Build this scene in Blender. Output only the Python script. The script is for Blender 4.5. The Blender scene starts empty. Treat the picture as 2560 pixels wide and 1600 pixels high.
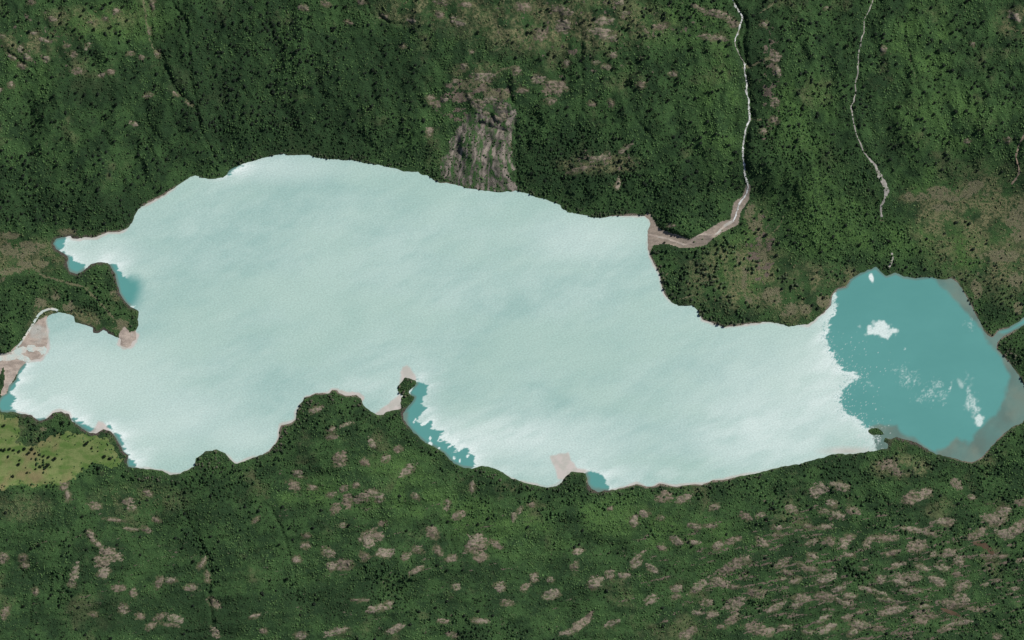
import bpy, math, random
import numpy as np
from mathutils import Vector
random.seed(7); RNG = np.random.default_rng(11)
SC = bpy.context.scene
# ------------------------------------------------------------------ camera, sky, sun, exposure
M = 2.0                                    # metres per unit of map grid
CAM_H = 40000.0
cam_d = bpy.data.cameras.new('camera'); cam = bpy.data.objects.new('camera', cam_d)
SC.collection.objects.link(cam); SC.camera = cam
cam.location = (0, 0, CAM_H); cam.rotation_euler = (0, 0, 0)
cam_d.sensor_width = 36.0; cam_d.lens = 36.0 * CAM_H / (2560 * M)
cam_d.clip_start = 100.0; cam_d.clip_end = 120000.0
SUN_EL, SUN_AZ = math.radians(44), math.radians(52)       # sun stands in the north-east
w = bpy.data.worlds.new('World'); SC.world = w; w.use_nodes = True
nt = w.node_tree; bg = nt.nodes['Background']
sky = nt.nodes.new('ShaderNodeTexSky'); sky.sky_type = 'NISHITA'; sky.sun_disc = False
sky.sun_elevation = SUN_EL; sky.sun_rotation = SUN_AZ
nt.links.new(sky.outputs[0], bg.inputs[0]); bg.inputs[1].default_value = 0.052
sun_d = bpy.data.lights.new('sun', 'SUN'); sun = bpy.data.objects.new('sun', sun_d)
SC.collection.objects.link(sun)
sun_d.energy = 4.1; sun_d.angle = math.radians(0.5); sun_d.color = (1.0, 0.955, 0.90)
sv = Vector((math.sin(SUN_AZ) * math.cos(SUN_EL), math.cos(SUN_AZ) * math.cos(SUN_EL), math.sin(SUN_EL)))
sun.rotation_euler = sv.to_track_quat('Z', 'Y').to_euler(); sun.location = (0, 0, 3000)
SC.view_settings.view_transform = 'Standard'; SC.view_settings.look = 'None'
SC.view_settings.exposure = 0.0; SC.view_settings.gamma = 1.0

# ------------------------------------------------------------------ map data (map units, 2 m each; x east 0..2560, y south 0..1600)
LAKE = [(132,609),(140,596),(164,592),(177,588),(180,596),(196,597),(212,592),(238,594),(251,588),(270,580),(296,580),(317,572),(331,556),(341,530),(354,516),(381,502),(407,489),(434,471),(458,453),(476,442),(489,439),(502,444),(526,449),(558,444),(569,434),(574,424),(598,413),(640,401),
(653,397),(680,390),(709,385),(719,388),(746,387),(772,387),(788,395),(825,398),(878,401),(918,409),(944,412),(992,422),(1010,429),(1045,430),(1053,437),(1068,438),(1084,450),(1100,459),(1121,457),(1143,463),(1169,471),(1209,477),(1243,481),(1280,479),
(1293,477),(1320,485),(1341,493),(1367,500),(1383,507),(1399,512),(1404,522),(1423,531),(1444,535),(1470,540),(1476,544),(1510,545),(1523,541),(1558,540),(1584,539),(1611,541),(1624,548),(1625,564),(1619,580),(1619,606),(1621,627),(1627,646),(1637,664),(1648,686),(1653,712),(1661,736),(1677,754),(1695,765),(1716,764),(1732,765),(1746,778),(1756,798),
(1783,809),(1809,817),(1835,816),(1875,809),(1920,805),(1946,809),(1973,817),(1997,812),(2020,812),(2036,800),(2058,783),(2076,765),(2081,739),(2092,724),(2116,717),(2126,699),(2145,686),(2171,675),(2190,668),(2203,680),(2216,690),(2240,682),(2259,692),(2290,696),(2327,692),(2354,699),(2380,696),(2396,709),(2415,739),(2428,762),(2438,781),(2447,799),
(2457,821),(2467,837),(2481,844),(2497,826),(2523,819),(2544,806),(2556,797),(2600,772),(2660,745),(2660,770),(2600,795),(2560,813),(2528,830),(2507,841),(2494,856),(2491,871),(2502,885),(2520,903),(2539,927),(2552,948),(2560,964),(2567,985),(2571,1010),(2567,1038),(2555,1057),(2536,1064),(2512,1080),(2494,1099),(2475,1120),(2454,1144),(2430,1156),(2407,1152),(2380,1144),(2343,1136),(2327,1129),(2311,1119),(2290,1106),(2262,1098),(2240,1092),(2226,1098),(2213,1094),(2208,1104),(2221,1110),(2219,1121),
(2171,1129),(2132,1135),(2079,1135),(2058,1144),(2031,1150),(1999,1160),(1960,1166),(1920,1175),(1888,1184),(1849,1190),(1822,1198),(1783,1201),(1756,1211),(1730,1212),(1703,1213),(1693,1217),(1671,1213),(1650,1209),(1634,1216),(1616,1217),(1592,1209),(1574,1215),(1547,1222),(1518,1226),(1497,1230),(1481,1225),(1471,1213),(1468,1200),(1465,1183),(1449,1180),(1428,1178),(1415,1191),(1404,1205),(1391,1215),(1370,1219),(1351,1217),(1333,1211),(1306,1204),(1280,1197),
(1249,1176),(1222,1166),(1201,1165),(1182,1171),(1156,1168),(1132,1156),(1111,1133),(1087,1117),(1063,1107),(1042,1088),(1024,1070),(1010,1049),(1008,1033),(1021,1017),(1034,1001),(1037,993),(1029,989),(1021,980),(1032,969),(1042,959),(1039,952),(1026,947),(1013,944),(1005,953),(994,964),(993,977),(1002,985),(1010,989),(1002,996),(1002,1009),(1002,1022),(986,1025),(965,1029),(957,1038),(942,1037),(926,1027),(907,1012),(902,996),(891,988),(865,989),(846,982),(844,975),(830,973),(825,982),(804,984),(788,984),(762,994),(751,1009),(740,1030),(739,1049),(727,1058),(703,1062),(697,1080),(697,1094),(688,1109),(672,1128),(640,1143),
(619,1149),(592,1160),(579,1152),(563,1133),(542,1124),(516,1128),(489,1146),(487,1165),(473,1175),(450,1183),(426,1187),(405,1177),(370,1172),(341,1169),(320,1168),(317,1154),(323,1138),(312,1133),(302,1116),(289,1092),(278,1078),(258,1072),(238,1084),(222,1080),(201,1067),(182,1054),(172,1036),(153,1028),(132,1033),(116,1046),(98,1054),(79,1038),(53,1035),(34,1030),(3,1031),(-6,1018),(-3,1001),(5,990),(18,982),(24,964),(40,948),(45,927),(58,911),
(74,902),(100,898),(116,877),(120,840),(114,803),(122,789),(132,783),(148,781),(169,785),(185,791),(188,805),(212,812),(233,821),(233,832),(246,832),(259,824),(270,834),(291,842),(302,848),(302,863),(317,870),(328,863),(331,853),(341,850),(339,829),(346,811),(344,797),(346,778),(333,770),(315,757),(299,733),(294,712),(288,686),(275,662),(262,655),(246,655),(227,659),(219,667),(206,678),(193,684),(175,680),(168,667),(169,641),(159,633),(140,622)]
ISLET = [(2169,1076),(2178,1070),(2192,1069),(2203,1075),(2211,1086),(2200,1088),(2184,1087),(2170,1082)]
# clear turquoise water (the rest of the lake has sun glint painted pale)
TEAL = [
 [(120,609),(135,588),(164,586),(162,604),(156,614),(153,625),(169,633),(180,638),(187,649),(196,660),(206,664),(206,675),(193,694),(160,680)],
 [(268,655),(282,664),(292,671),(303,686),(316,694),(327,706),(340,708),(341,724),(337,742),(326,757),(320,764),(290,740)],
 [(-20,1040),(-20,960),(24,950),(40,925),(58,905),(64,913),(52,934),(40,955),(38,962),(28,984),(42,994),(28,1013),(40,1024),(62,1036),(40,1046)],
 [(90,1056),(86,1044),(100,1046),(112,1042),(110,1054)],
 [(175,1036),(192,1048),(206,1052),(222,1063),(238,1068),(238,1084),(205,1080),(180,1060)],
 [(272,1066),(290,1080),(302,1100),(310,1118),(315,1133),(322,1142),(342,1158),(335,1175),(310,1170),(290,1100)],
 [(1036,955),(1052,952),(1064,966),(1066,985),(1056,1004),(1064,1022),(1056,1036),(1046,1048),(1052,1060),(1079,1052),(1077,1075),(1107,1078),(1100,1104),(1132,1107),(1138,1118),(1130,1133),(1160,1125),(1182,1136),(1187,1160),(1170,1176),(1130,1170),(1000,1080),(1000,1020),(1024,985)],
 [(1464,1178),(1481,1175),(1501,1183),(1513,1192),(1516,1205),(1522,1218),(1520,1236),(1460,1236)],
 [(562,436),(572,415),(600,408),(608,411),(590,422),(575,434)],
 [(2092,765),(2088,785),(2079,802),(2070,830),(2063,853),(2076,871),(2092,906),(2105,924),(2128,934),(2149,939),(2130,955),(2110,972),(2097,1004),(2110,1025),(2140,1046),(2158,1062),(2176,1074),(2188,1092),(2186,1116),(2200,1140),(2700,1200),(2700,640),(2080,640)],
]
SHALLOW = [
 [(2312,682),(2348,715),(2375,741),(2404,770),(2433,796),(2454,828),(2465,848),(2486,877),(2507,903),(2520,927),(2526,943),(2515,969),(2510,998),(2497,1025),(2475,1049),(2449,1070),(2436,1086),(2433,1101),(2423,1107),(2405,1100),(2391,1091),(2380,1104),(2354,1120),(2343,1131),(2343,1180),(2620,1180),(2620,840),(2500,830),(2440,680)],
 [(2165,1074),(2190,1062),(2208,1059),(2243,1062),(2251,1078),(2270,1090),(2285,1096),(2301,1110),(2330,1131),(2330,1150),(2180,1150),(2176,1120)],
 [(988,1040),(1003,1030),(1012,1028),(1022,1030),(1020,1048),(1034,1072),(1050,1092),(1068,1112),(1096,1124),(1096,1140),(1000,1080)],
 [(172,1040),(200,1062),(225,1076),(238,1080),(238,1100),(180,1080)],
 [(276,1076),(286,1086),(300,1112),(312,1136),(326,1142),(320,1160),(290,1140),(270,1090)],
 [(1478,1240),(1462,1216),(1464,1190),(1472,1190),(1474,1212),(1484,1220),(1520,1220),(1520,1245)],
 [(120,640),(166,640),(172,664),(180,674),(193,678),(212,668),(220,655),(235,660),(200,700),(150,700)],
]
SANDY = [  # submerged or just-drying sand under thin pale water
 [(1373,1139),(1398,1135),(1423,1129),(1428,1149),(1444,1168),(1473,1178),(1440,1190),(1410,1200),(1394,1199),(1391,1176),(1378,1154)],
 [(1002,930),(1007,918),(1016,914),(1027,919),(1037,935),(1040,951),(1018,952),(1000,960)],
 [(934,1036),(957,1020),(984,996),(1000,982),(1010,990),(1002,1030),(971,1036),(950,1045)],
 [(835,985),(846,976),(875,979),(900,980),(910,995),(905,1010),(880,1000)],
 [(222,1086),(236,1068),(246,1054),(258,1055),(270,1068),(284,1084),(262,1084),(250,1100)],
 [(290,862),(298,840),(315,828),(338,826),(350,836),(343,856),(328,872),(308,874)],
 [(58,905),(76,880),(116,800),(124,832),(124,872),(108,902),(80,908)],
]
# ground cover regions
MEADOW = [[(-80,1030),(5,1035),(45,1042),(52,1075),(45,1100),(68,1120),(115,1095),(140,1085),(185,1075),(230,1088),(275,1095),(295,1130),(308,1160),(280,1172),(230,1165),(205,1180),(190,1200),(150,1215),(60,1215),(0,1225),(-80,1230)]]
SCREE = [[(1215,244),(1186,270),(1162,302),(1132,350),(1104,405),(1096,452),(1150,470),(1210,482),(1294,482),(1290,430),(1275,385),(1283,330),(1290,300),(1280,262),(1240,240)]]
GRAVEL = [[(1611,541),(1618,532),(1626,534),(1638,556),(1650,574),(1690,586),(1724,598),(1756,582),(1777,569),(1799,556),(1825,548),(1834,506),(1857,490),(1866,460),(1876,462),(1872,500),(1850,532),(1845,562),(1809,580),(1783,596),(1767,612),(1730,620),(1703,620),(1664,609),(1634,613),(1624,632),(1612,632),(1614,560)]]
DELTA = [[(0,935),(-60,960),(-60,880),(16,885),(34,871),(58,850),(76,820),(96,800),(116,790),(126,800),(124,876),(100,904),(60,914),(44,935),(30,955),(14,990),(0,990),(14,945),(8,915)]]
PENINSULA_SAND = [[(298,835),(310,815),(325,830),(343,825),(345,855),(330,872),(312,872),(298,862)]]
# flats: (x, y, rx, ry)
FLATS = [(60,760,330,110),(90,1110,320,95),(1830,680,260,120),(1850,540,130,110),(2450,620,300,220),(2300,1110,150,50),(300,800,80,60),(40,650,170,60),(1010,980,60,60),(2190,1085,60,30)]
# gullies: points, depth (m), half width
GULLIES = [
 ([(360,-60),(368,0),(378,29),(376,58),(383,90),(391,124),(407,140),(413,164),(428,190),(438,220),(463,246),(487,265),(497,286),(505,323),(512,345),(540,400)],13,9),
 ([(420,-20),(440,20),(471,58),(472,106),(477,159),(480,201),(483,233),(494,259)],11,7),
 ([(180,40),(200,85),(222,120),(240,165),(262,205)],5,6),
 ([(300,260),(340,290),(385,325),(420,360)],5,8),
 ([(50,210),(75,255),(85,290)],5,7),
 ([(1826,-60),(1828,0),(1836,22),(1855,50),(1851,66),(1846,85),(1839,100),(1845,125),(1850,150),(1862,167),(1863,185),(1868,212),(1868,235),(1875,259),(1877,299),(1868,323),(1864,341),(1861,360),(1860,394),(1864,420)],20,13),
 ([(1824,-60),(1830,0),(1846,30),(1860,60),(1856,100),(1858,140),(1868,170)],22,12),
 ([(2180,-60),(2178,0),(2172,29),(2156,56),(2158,87),(2151,114),(2146,143),(2144,185),(2138,212),(2138,238),(2133,259),(2126,267),(2133,299),(2141,336),(2151,362),(2172,399),(2188,416)],8,7),
 ([(2580,280),(2560,325),(2552,349),(2541,370),(2537,396)],8,8),
 ([(2250,60),(2262,120),(2272,150),(2284,190),(2292,225),(2310,250)],8,8),
 ([(2390,80),(2415,110),(2402,150),(2425,180)],7,7),
 ([(2440,130),(2446,180),(2444,215),(2450,250)],7,7),
 ([(1452,90),(1454,200),(1456,280)],9,9),
 ([(1570,130),(1573,190),(1572,240),(1568,275)],5,6),
 ([(1070,90),(1082,250),(1078,330),(1050,420)],7,14),
 ([(132,1280),(128,1300),(133,1330),(110,1352),(80,1368),(46,1405),(52,1420),(72,1440),(85,1465),(80,1500),(75,1560),(72,1660)],9,6),
 ([(165,1260),(160,1300),(178,1325),(180,1390),(160,1440),(150,1500)],7,9),
 ([(195,1320),(225,1345),(238,1390)],5,5),
 ([(450,1238),(455,1262),(470,1300),(500,1350),(525,1400),(530,1450),(522,1480),(528,1520),(534,1560)],12,9),
 ([(676,1270),(700,1310),(718,1360),(735,1420),(744,1480),(752,1540)],9,7),
 ([(1582,1282),(1605,1305),(1628,1335),(1650,1400),(1690,1430)],7,6),
 ([(940,1250),(960,1330),(985,1420),(1010,1500),(1040,1560)],6,16),
 ([(1110,1240),(1120,1300),(1135,1380)],7,12),
 ([(2215,1378),(2240,1400),(2268,1420),(2300,1435)],6,5),
 ([(2205,1240),(2218,1262)],14,6),
]
# short rock steps and hollows that face away from the sun: (x0,y0,x1,y1, drop m, half width)
STEPS = [(950,40,975,62,14,7),(972,62,1022,64,10,5),(920,15,930,40,9,5),(1122,48,1132,72,13,7),(810,96,850,130,10,5),(748,66,785,80,8,4),(28,132,60,160,13,6),(110,150,122,158,9,4),
 (60,160,90,175,10,6),(1040,95,1070,104,8,5),(1040,185,1070,210,9,8),(1200,310,1260,330,14,9),(1225,290,1240,310,16,9),(1270,225,1282,260,16,8),(1288,300,1296,460,11,6),(1500,420,1530,436,8,5),(1365,5,1400,5,6,4),
 (1600,310,1625,345,9,8),(905,350,940,372,7,7),(1640,20,1700,26,6,6),(1440,100,1480,108,7,6),(2080,1395,2095,1440,9,8),(2500,1570,2200,1590,8,5),(2385,1480,2400,1476,8,4),(2170,1445,2176,1460,8,5),(790,225,830,250,6,12)]
STREAMS = [
 ('white foaming stream in the deep gorge of the north slope', [(1822,-20),(1829,2),(1834,16),(1842,30),(1850,38),(1854,44),(1853,52),(1849,63),(1846,75),(1843,85),(1835,96),(1833,108)], 1.9),
 ('thin trickle in the dark part of the gorge', [(1833,108),(1838,122),(1843,138),(1852,152),(1859,162)], .9),
 ('white foaming stream in the deep gorge of the north slope', [(1859,162),(1859,185),(1864,200),(1865,212),(1861,228),(1867,243),(1870,259),(1870,280),(1872,299),(1866,314),(1861,326),(1859,341),(1856,360),(1855,380),(1855,394),(1859,411),(1860,437),(1867,453),(1870,469),(1866,482),(1860,494),(1849,508),(1842,527),(1837,545),(1833,553)], 2.0),
 ('pale winding brook with a chalky bed in the eastern forest', [(2190,-30),(2180,0),(2174,11),(2169,29),(2160,45),(2153,56),(2155,72),(2154,87),(2149,100),(2146,114),(2141,143),(2140,185),(2134,212),(2134,238),(2129,259),(2122,267),(2127,285),(2129,299),(2132,318),(2137,336),(2147,362),(2155,381),(2169,397)], 1.35),
 ('tan dry stream bed at the east edge of the forest', [(2565,310),(2558,325),(2552,345),(2542,366),(2537,385),(2538,400),(2543,416),(2547,432),(2536,450),(2526,461)], 1.8),
]
ROCKS = """
11,95,8,4,0;84,10,9,4,0;138,52,9,5,20;92,87,8,3,0;117,105,11,4,15;58,125,6,8,0;37,145,10,5,20;74,146,8,6,30;62,168,9,6,20;122,152,7,6,0;190,140,8,7,0;200,180,14,7,0;174,118,8,3,0;295,32,8,6,-40;268,50,6,5,0;258,190,7,5,0;282,183,8,6,0;358,146,6,6,0;398,136,6,8,50;6,227,6,5,0;32,215,5,7,0;335,310,10,5,20;375,240,12,4,-10;332,136,6,4,0;385,15,5,16,0;378,80,4,10,0;475,262,9,3,30;223,120,4,9,30;440,235,8,3,40
815,12,10,5,20;760,22,12,6,10;905,8,9,6,0;960,45,12,6,20;1030,55,10,4,15;1100,8,16,7,10;1145,58,16,8,20;1165,15,14,6,0;1210,195,24,10,0;1196,262,16,9,20;1226,252,14,8,-10;1252,268,13,9,30;1236,296,15,7,10;1214,286,10,6,0;1262,292,10,8,0;1090,262,14,7,20;1112,252,10,6,-20;1078,246,9,5,0;1172,244,10,6,30;1075,330,8,10,0;1160,170,7,7,0;1180,134,5,4,0;1100,40,9,8,30;1008,118,4,3,0;875,60,10,3,10;1140,205,10,4,0
1545,8,10,8,30;1562,36,11,4,0;1510,55,20,8,-5;1500,82,26,8,3;1520,98,20,8,8;1405,68,16,14,0;1405,30,24,9,20;1650,70,18,9,0;1310,20,20,10,0;1350,90,14,14,0;1532,140,9,6,0;1490,158,8,4,0;1526,262,6,8,0;1480,262,8,5,0;1292,180,9,8,20;1385,220,28,16,0;1345,200,16,10,0;1305,228,12,5,0;1680,187,8,5,0;1600,215,9,9,0;1378,254,14,7,0;1790,38,34,8,12;1830,62,14,10,20;1745,24,16,4,25;1776,96,34,6,8;1612,78,12,2.2,52;1415,160,6,8,0;1515,170,12,5,10;1500,395,22,7,-20;1560,375,20,5,-35;1445,425,30,5,-15
1545,458,5,16,0;1680,565,8,4,0;1935,145,10,14,0;1940,180,7,10,0;1935,260,10,12,0;1932,300,9,10,0;1905,65,10,6,0;1905,330,8,6,0;2203,128,6,8,20;2530,45,16,8,30;2060,25,6,3,-30;2425,115,6,4,0;2515,350,6,7,0;2414,355,6,5,0
320,1252,14,8,0;238,1265,14,8,20;370,1232,10,6,30;330,1268,10,6,0;290,1300,20,3,5;330,1322,16,3,5;368,1325,14,5,15;390,1298,9,5,30;230,1340,14,8,60;248,1360,12,6,40;280,1385,24,12,20;260,1400,20,14,0;262,1430,14,12,-30;190,1430,8,22,15;182,1455,8,10,0;298,1468,14,8,0;92,1478,6,9,0;400,1455,7,14,20;428,1450,12,6,0;480,1468,16,7,0;335,1482,8,9,0;310,1520,9,10,-40;235,1535,8,5,0;400,1540,16,5,-25;440,1545,22,8,15;380,1562,14,7,-30;430,1560,20,4,5;535,1505,16,8,35;540,1580,12,9,50;12,1395,9,12,0;60,1395,9,7,-40;15,1530,8,14,20;65,1413,9,6,0;508,1405,4,16,30;520,1440,4,14,0;640,1300,9,3,-50;355,1538,8,6,0;160,1215,8,10,0;170,1240,5,16,0
735,1215,14,10,30;860,1222,9,8,-40;890,1212,8,7,-40;870,1250,9,18,10;905,1245,18,9,-10;930,1232,14,9,0;950,1245,8,12,0;840,1270,14,10,-40;830,1235,10,5,-20;857,1312,8,6,0;768,1338,6,5,0;764,1363,11,6,0;920,1335,22,6,-30;918,1350,16,14,30;945,1340,14,8,0;955,1307,7,6,0;820,1378,16,8,30;862,1410,18,13,0;830,1415,11,9,20;912,1390,10,8,40;965,1380,20,10,0;1015,1390,12,6,-20;1044,1374,12,7,10;742,1398,9,7,0;1080,1330,14,12,50;1095,1375,12,8,60;1145,1290,16,8,-30;1188,1350,22,14,-40;1190,1365,28,12,-20;1200,1390,14,12,0;1240,1360,16,6,30;1040,1425,18,6,-25;1142,1465,9,7,0;940,1520,22,8,-15;970,1512,12,8,-40;840,1578,26,7,-15;990,1570,22,7,-20;1110,1550,14,5,15;1200,1550,22,5,5;1250,1467,12,10,30;1270,1505,12,6,0;900,1498,20,3,0;640,1538,12,4,-10;660,1575,8,5,0;755,1588,12,8,0;1130,1395,12,7,-20;780,1218,10,5,0;1040,1240,8,6,30;1180,1220,5,16,10;1118,1262,5,14,10;1130,1585,14,5,20
1445,1379,11,7,-20;1437,1414,10,9,-20;1335,1442,9,9,-40;1310,1468,12,7,-30;1378,1485,21,10,-15;1487,1455,20,12,-35;1524,1436,11,11,30;1560,1438,14,6,0;1375,1448,7,6,0;1590,1410,18,6,-30;1595,1390,24,4,-40;1625,1498,18,9,-35;1692,1470,12,8,0;1590,1583,1,1,0;1450,1560,30,9,-35;1420,1578,18,5,-10;1530,1556,16,6,-20;1470,1540,16,5,-40;1660,1242,20,12,-5;1710,1246,20,8,-15;1785,1268,13,6,-15;1650,1295,7,4,0;1735,1315,14,6,0;1775,1314,14,5,0;1690,1350,14,8,30;1735,1355,16,4,0;1830,1350,20,6,-20;1795,1362,12,7,-40;1865,1290,14,8,20;1900,1288,12,5,-10;1830,1415,38,11,-28;1855,1400,22,9,-10;1745,1465,26,9,-38;1798,1455,24,10,20;1830,1465,16,5,10;1765,1505,16,7,10;1835,1508,27,13,-18;1890,1480,20,9,10;1780,1535,14,7,-20;1830,1545,17,9,-35;1740,1530,14,4,5;1890,1572,30,12,8;1720,1580,20,9,-25;1642,1470,1,1,0;1905,1355,12,10,30;1585,1300,8,14,20;1610,1285,10,8,20;1690,1490,10,5,-10;1800,1565,9,6,0;1655,1370,10,6,20;1630,1420,14,6,30
2045,1225,24,13,-25;2100,1215,22,9,15;2078,1258,13,7,15;2060,1278,11,6,10;2095,1288,13,7,0;2132,1277,16,8,10;1978,1272,13,8,20;2022,1315,11,4,5;2062,1316,16,5,-10;1945,1318,9,5,10;1945,1337,14,4,0;2030,1354,18,4,-18;2073,1352,10,7,30;2110,1356,14,7,-20;2125,1342,10,5,0;2170,1353,14,8,-40;2215,1344,26,9,0;2290,1325,34,5,12;2320,1330,16,6,10;2290,1363,22,14,-15;2370,1381,20,8,-15;2332,1385,8,5,-30;2360,1303,22,7,0;2370,1305,12,9,-20;2275,1245,20,14,-40;2310,1235,20,10,-25;2390,1210,17,9,25;2428,1242,9,5,20;2485,1298,30,13,0;2540,1320,24,11,-30;2440,1335,22,9,-30;2510,1335,22,9,15;2550,1255,18,7,-10;2510,1275,14,8,0;2030,1388,12,6,15;2035,1300,1,1,0;1955,1405,18,7,-28;2000,1410,14,4,15;2022,1420,18,6,10;1968,1430,14,5,20;2062,1445,22,9,-18;1985,1450,12,4,-20;1957,1445,9,4,0;2095,1470,15,6,-15;2005,1493,19,8,10;2060,1490,22,9,10;2120,1487,18,5,5;2110,1505,20,5,20;2265,1440,32,8,8;2250,1455,20,5,20;2200,1447,10,9,0;2305,1418,20,5,20;2355,1418,18,6,15;2395,1400,13,9,40;2340,1450,20,8,20;2390,1435,12,5,0;2405,1463,18,9,-15;2235,1523,26,8,-10;2205,1530,12,5,0;2150,1528,12,4,-10;2118,1542,14,6,-15;2150,1560,22,10,10;2195,1570,14,6,0;2065,1570,26,7,-25;2055,1545,20,6,-30;1960,1565,16,5,5;2020,1578,12,4,0;2130,1580,14,6,-30;2320,1538,32,4,3;2300,1550,16,8,0;2380,1508,28,8,8;2440,1522,26,5,5;2400,1495,18,10,20;2400,1555,30,5,-12;2360,1570,18,5,-20;2310,1513,14,3,0;2180,1475,30,4,14;1940,1515,26,6,-30;1985,1512,9,9,0;2220,1500,28,4,10;2160,1420,8,4,0;2280,1475,20,5,0;2550,1400,10,6,-20;2500,1390,12,4,0;2460,1460,10,4,0;2230,1380,18,5,-15;2120,1385,12,4,10;2535,1470,12,4,0;2490,1590,10,5,0;1925,1575,8,10,-40;2245,1410,14,5,-10
2172,1165,1,1,0;2218,1162,22,13,0;2240,1178,18,9,20;2230,1135,1,1,0;1380,1300,1,1,0;1328,1262,7,6,0;1284,1290,6,12,0;1300,1275,4,8,20;1525,1270,7,5,0;865,1061,18,5,-20;828,1073,12,4,-20;830,1092,14,4,0;790,1023,16,6,-20;850,1145,14,18,20;912,1155,10,8,30;1020,1175,22,9,-38;930,1108,6,14,-35;995,1122,9,9,20;965,1145,10,6,-20;745,1185,12,8,20
"""
# lone dark trees: map x, y
def T(ox, oy, s):
    v = [float(a) for a in s.replace(';', ',').split(',')]
    return [(ox + v[i] * 0.2645, oy + v[i+1] * 0.2645) for i in range(0, len(v), 2)]
LONE = (T(0,0,"90,50;75,165;105,130;30,120;285,200;205,215;505,270;490,25;530,30;595,90;600,150;640,20;845,50;820,110;790,165;735,290;645,290;665,240;600,230;825,255;910,290;1020,345;1155,310;1155,342;1120,240;1070,265;1220,205;1180,80;1015,60;990,95;1070,40;895,85;1350,165;800,360;530,355;250,480;155,440;965,560;1035,575;905,615;1210,510;1305,595;1365,585;1420,560;1205,670;1165,715;1290,735;1325,690;880,490;1235,400;260,735;180,730;330,715;270,775;300,685;415,850;735,885;305,955;405,935;500,955;530,915;320,1055;360,1045;200,1080;275,1080;160,1030;20,1195;80,1145;320,1160;345,1190;170,1180;215,1135;420,1110;545,1150;600,1185;570,1210;1000,935;885,985;1110,995;1080,1055;1010,1095;1022,1122;1300,925;1395,945;1490,875;1475,820;1650,925;395,1375;390,1415;402,1455;320,1450;225,1475;30,1425;85,1345;600,1310;600,1430;515,1410;520,1500;975,1350;950,1405;1090,1340;1200,1190;1100,1165;1325,1325;1345,1355;1395,1405;1665,1270;1800,1210;410,1255;335,1270;830,1470")
 + T(1280,0,"275,115;365,115;515,85;515,30;800,110;680,210;150,250;305,230;310,258;290,295;230,285;150,320;185,320;345,515;405,540;40,555;10,410;255,565;272,582;460,595;190,735;750,560;675,560;815,460;925,465;885,515;930,570;1000,375;1035,340;1050,275;1100,280;1205,350;1265,375;1180,325;1145,205;1090,560;1100,605;1185,565;1220,575;1255,535;1290,555;1415,550;1545,590;1555,480;1665,495;1690,465;1665,615;1835,490;1980,690;1410,690;1275,720;1302,732;1490,745;1565,790;1600,792;1560,750;955,655;1235,655;1200,690;1110,755;855,750;1100,800;1295,840;1190,835;1345,880;1400,910;1555,860;1840,880;1885,880;1945,860;1770,710;1665,930;1475,955;1325,965;820,920;845,1050;1030,1045;1140,940;1180,1035;1280,1050;1312,1040;515,1025;885,1110;520,1095;1270,1105;1345,1110;1385,1085;1305,110;1435,140;1560,120;1610,180;1550,290")
 + T(1920,0,"770,70;780,150;790,325;820,370;750,395;725,450;795,510;570,325;515,355;420,350;360,380;205,405;185,275;120,265;175,185;640,430;580,550;550,685;570,810;490,820;440,830;465,920;425,895;680,860;540,885;650,790;745,810;780,845;855,585;945,545;1005,540;1145,395;1055,435;1320,650;1337,690;1320,730;1210,660;1195,615;1195,95;1075,170;1155,130;1425,45;1345,95;1388,112;1515,325;1500,370;1525,405;1585,490;1500,545;1490,640;1615,715;1770,635;1800,295;1720,320;1880,235;1930,235;1965,270;1850,30;1725,205;1865,480;1940,530;2145,325;2385,325;2315,390;2375,455;2250,435;2100,655;2145,665;2050,370;1655,900;1590,880;1505,825;1690,970;1750,1055;1630,1035;1555,980;2025,1050;1950,985;2055,910;2300,1020;1880,1080;1550,1090;1970,1240;2015,1280;2085,1245;2140,1195;1830,1260;1515,1275;1455,1290;1585,1300;1655,1315;1640,1365;1245,1300;1190,1385;1150,1370;1260,1360;1230,1220;1305,1080;1205,1020;1135,1030;930,1080;740,1185;300,1440;440,1300")
 + T(640,0,"1390,100;1530,12;1465,660;2100,315;2280,420;720,75;770,70;850,75;525,170;735,295;2390,390;1110,675;1175,910;1355,920;645,990")
 + T(0,400,"290,55;550,50;945,140;1315,145;655,225;300,195;220,170;1510,290;1050,575")
 + T(0,800,"40,995;95,1215;130,1228;185,1238;235,1215;305,1215;275,1255;80,1290;190,1322;180,1360;245,1395;262,1440;345,1370;385,1385;460,1365;480,1388;125,1475;595,970;660,980;815,1170;905,1365;935,1400")
 + T(0,1200,"890,745;755,1195;570,1175;235,1185;1835,760;785,340;2320,735;1730,640;310,640;345,630;380,608")
 + [(4,1124),(12,1124),(70,1131),(88,1133),(98,1136),(110,1139),(122,1142),(138,1146),(90,1172),(112,1172),(118,1165),(230,1120),(245,1128),(262,1140),(275,1146),(220,1105)]
 + T(640,1200,"225,605;315,885;298,930;140,945;565,1075;595,1115;325,450;1200,780;1715,800;1955,845;1805,850;1425,475;2100,415;1700,1200;1810,1140;885,420")
 + T(1280,1200,"400,600;930,690;1005,685;1640,555;1672,580;1705,620;1030,310")
 + T(1280,400,"1420,640;1440,780;2085,665;2170,600;2250,640;2190,675;2300,690;2345,710;2395,710;570,1412;2330,1385;2240,1385")
 + T(1920,400,"40,1080;65,1330;305,1290;340,1310;335,1230;525,1300;560,1270;865,800;600,840;545,800;1150,770")
 + T(1920,1200,"785,640;945,920;785,790;1430,380;2120,880"))
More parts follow.
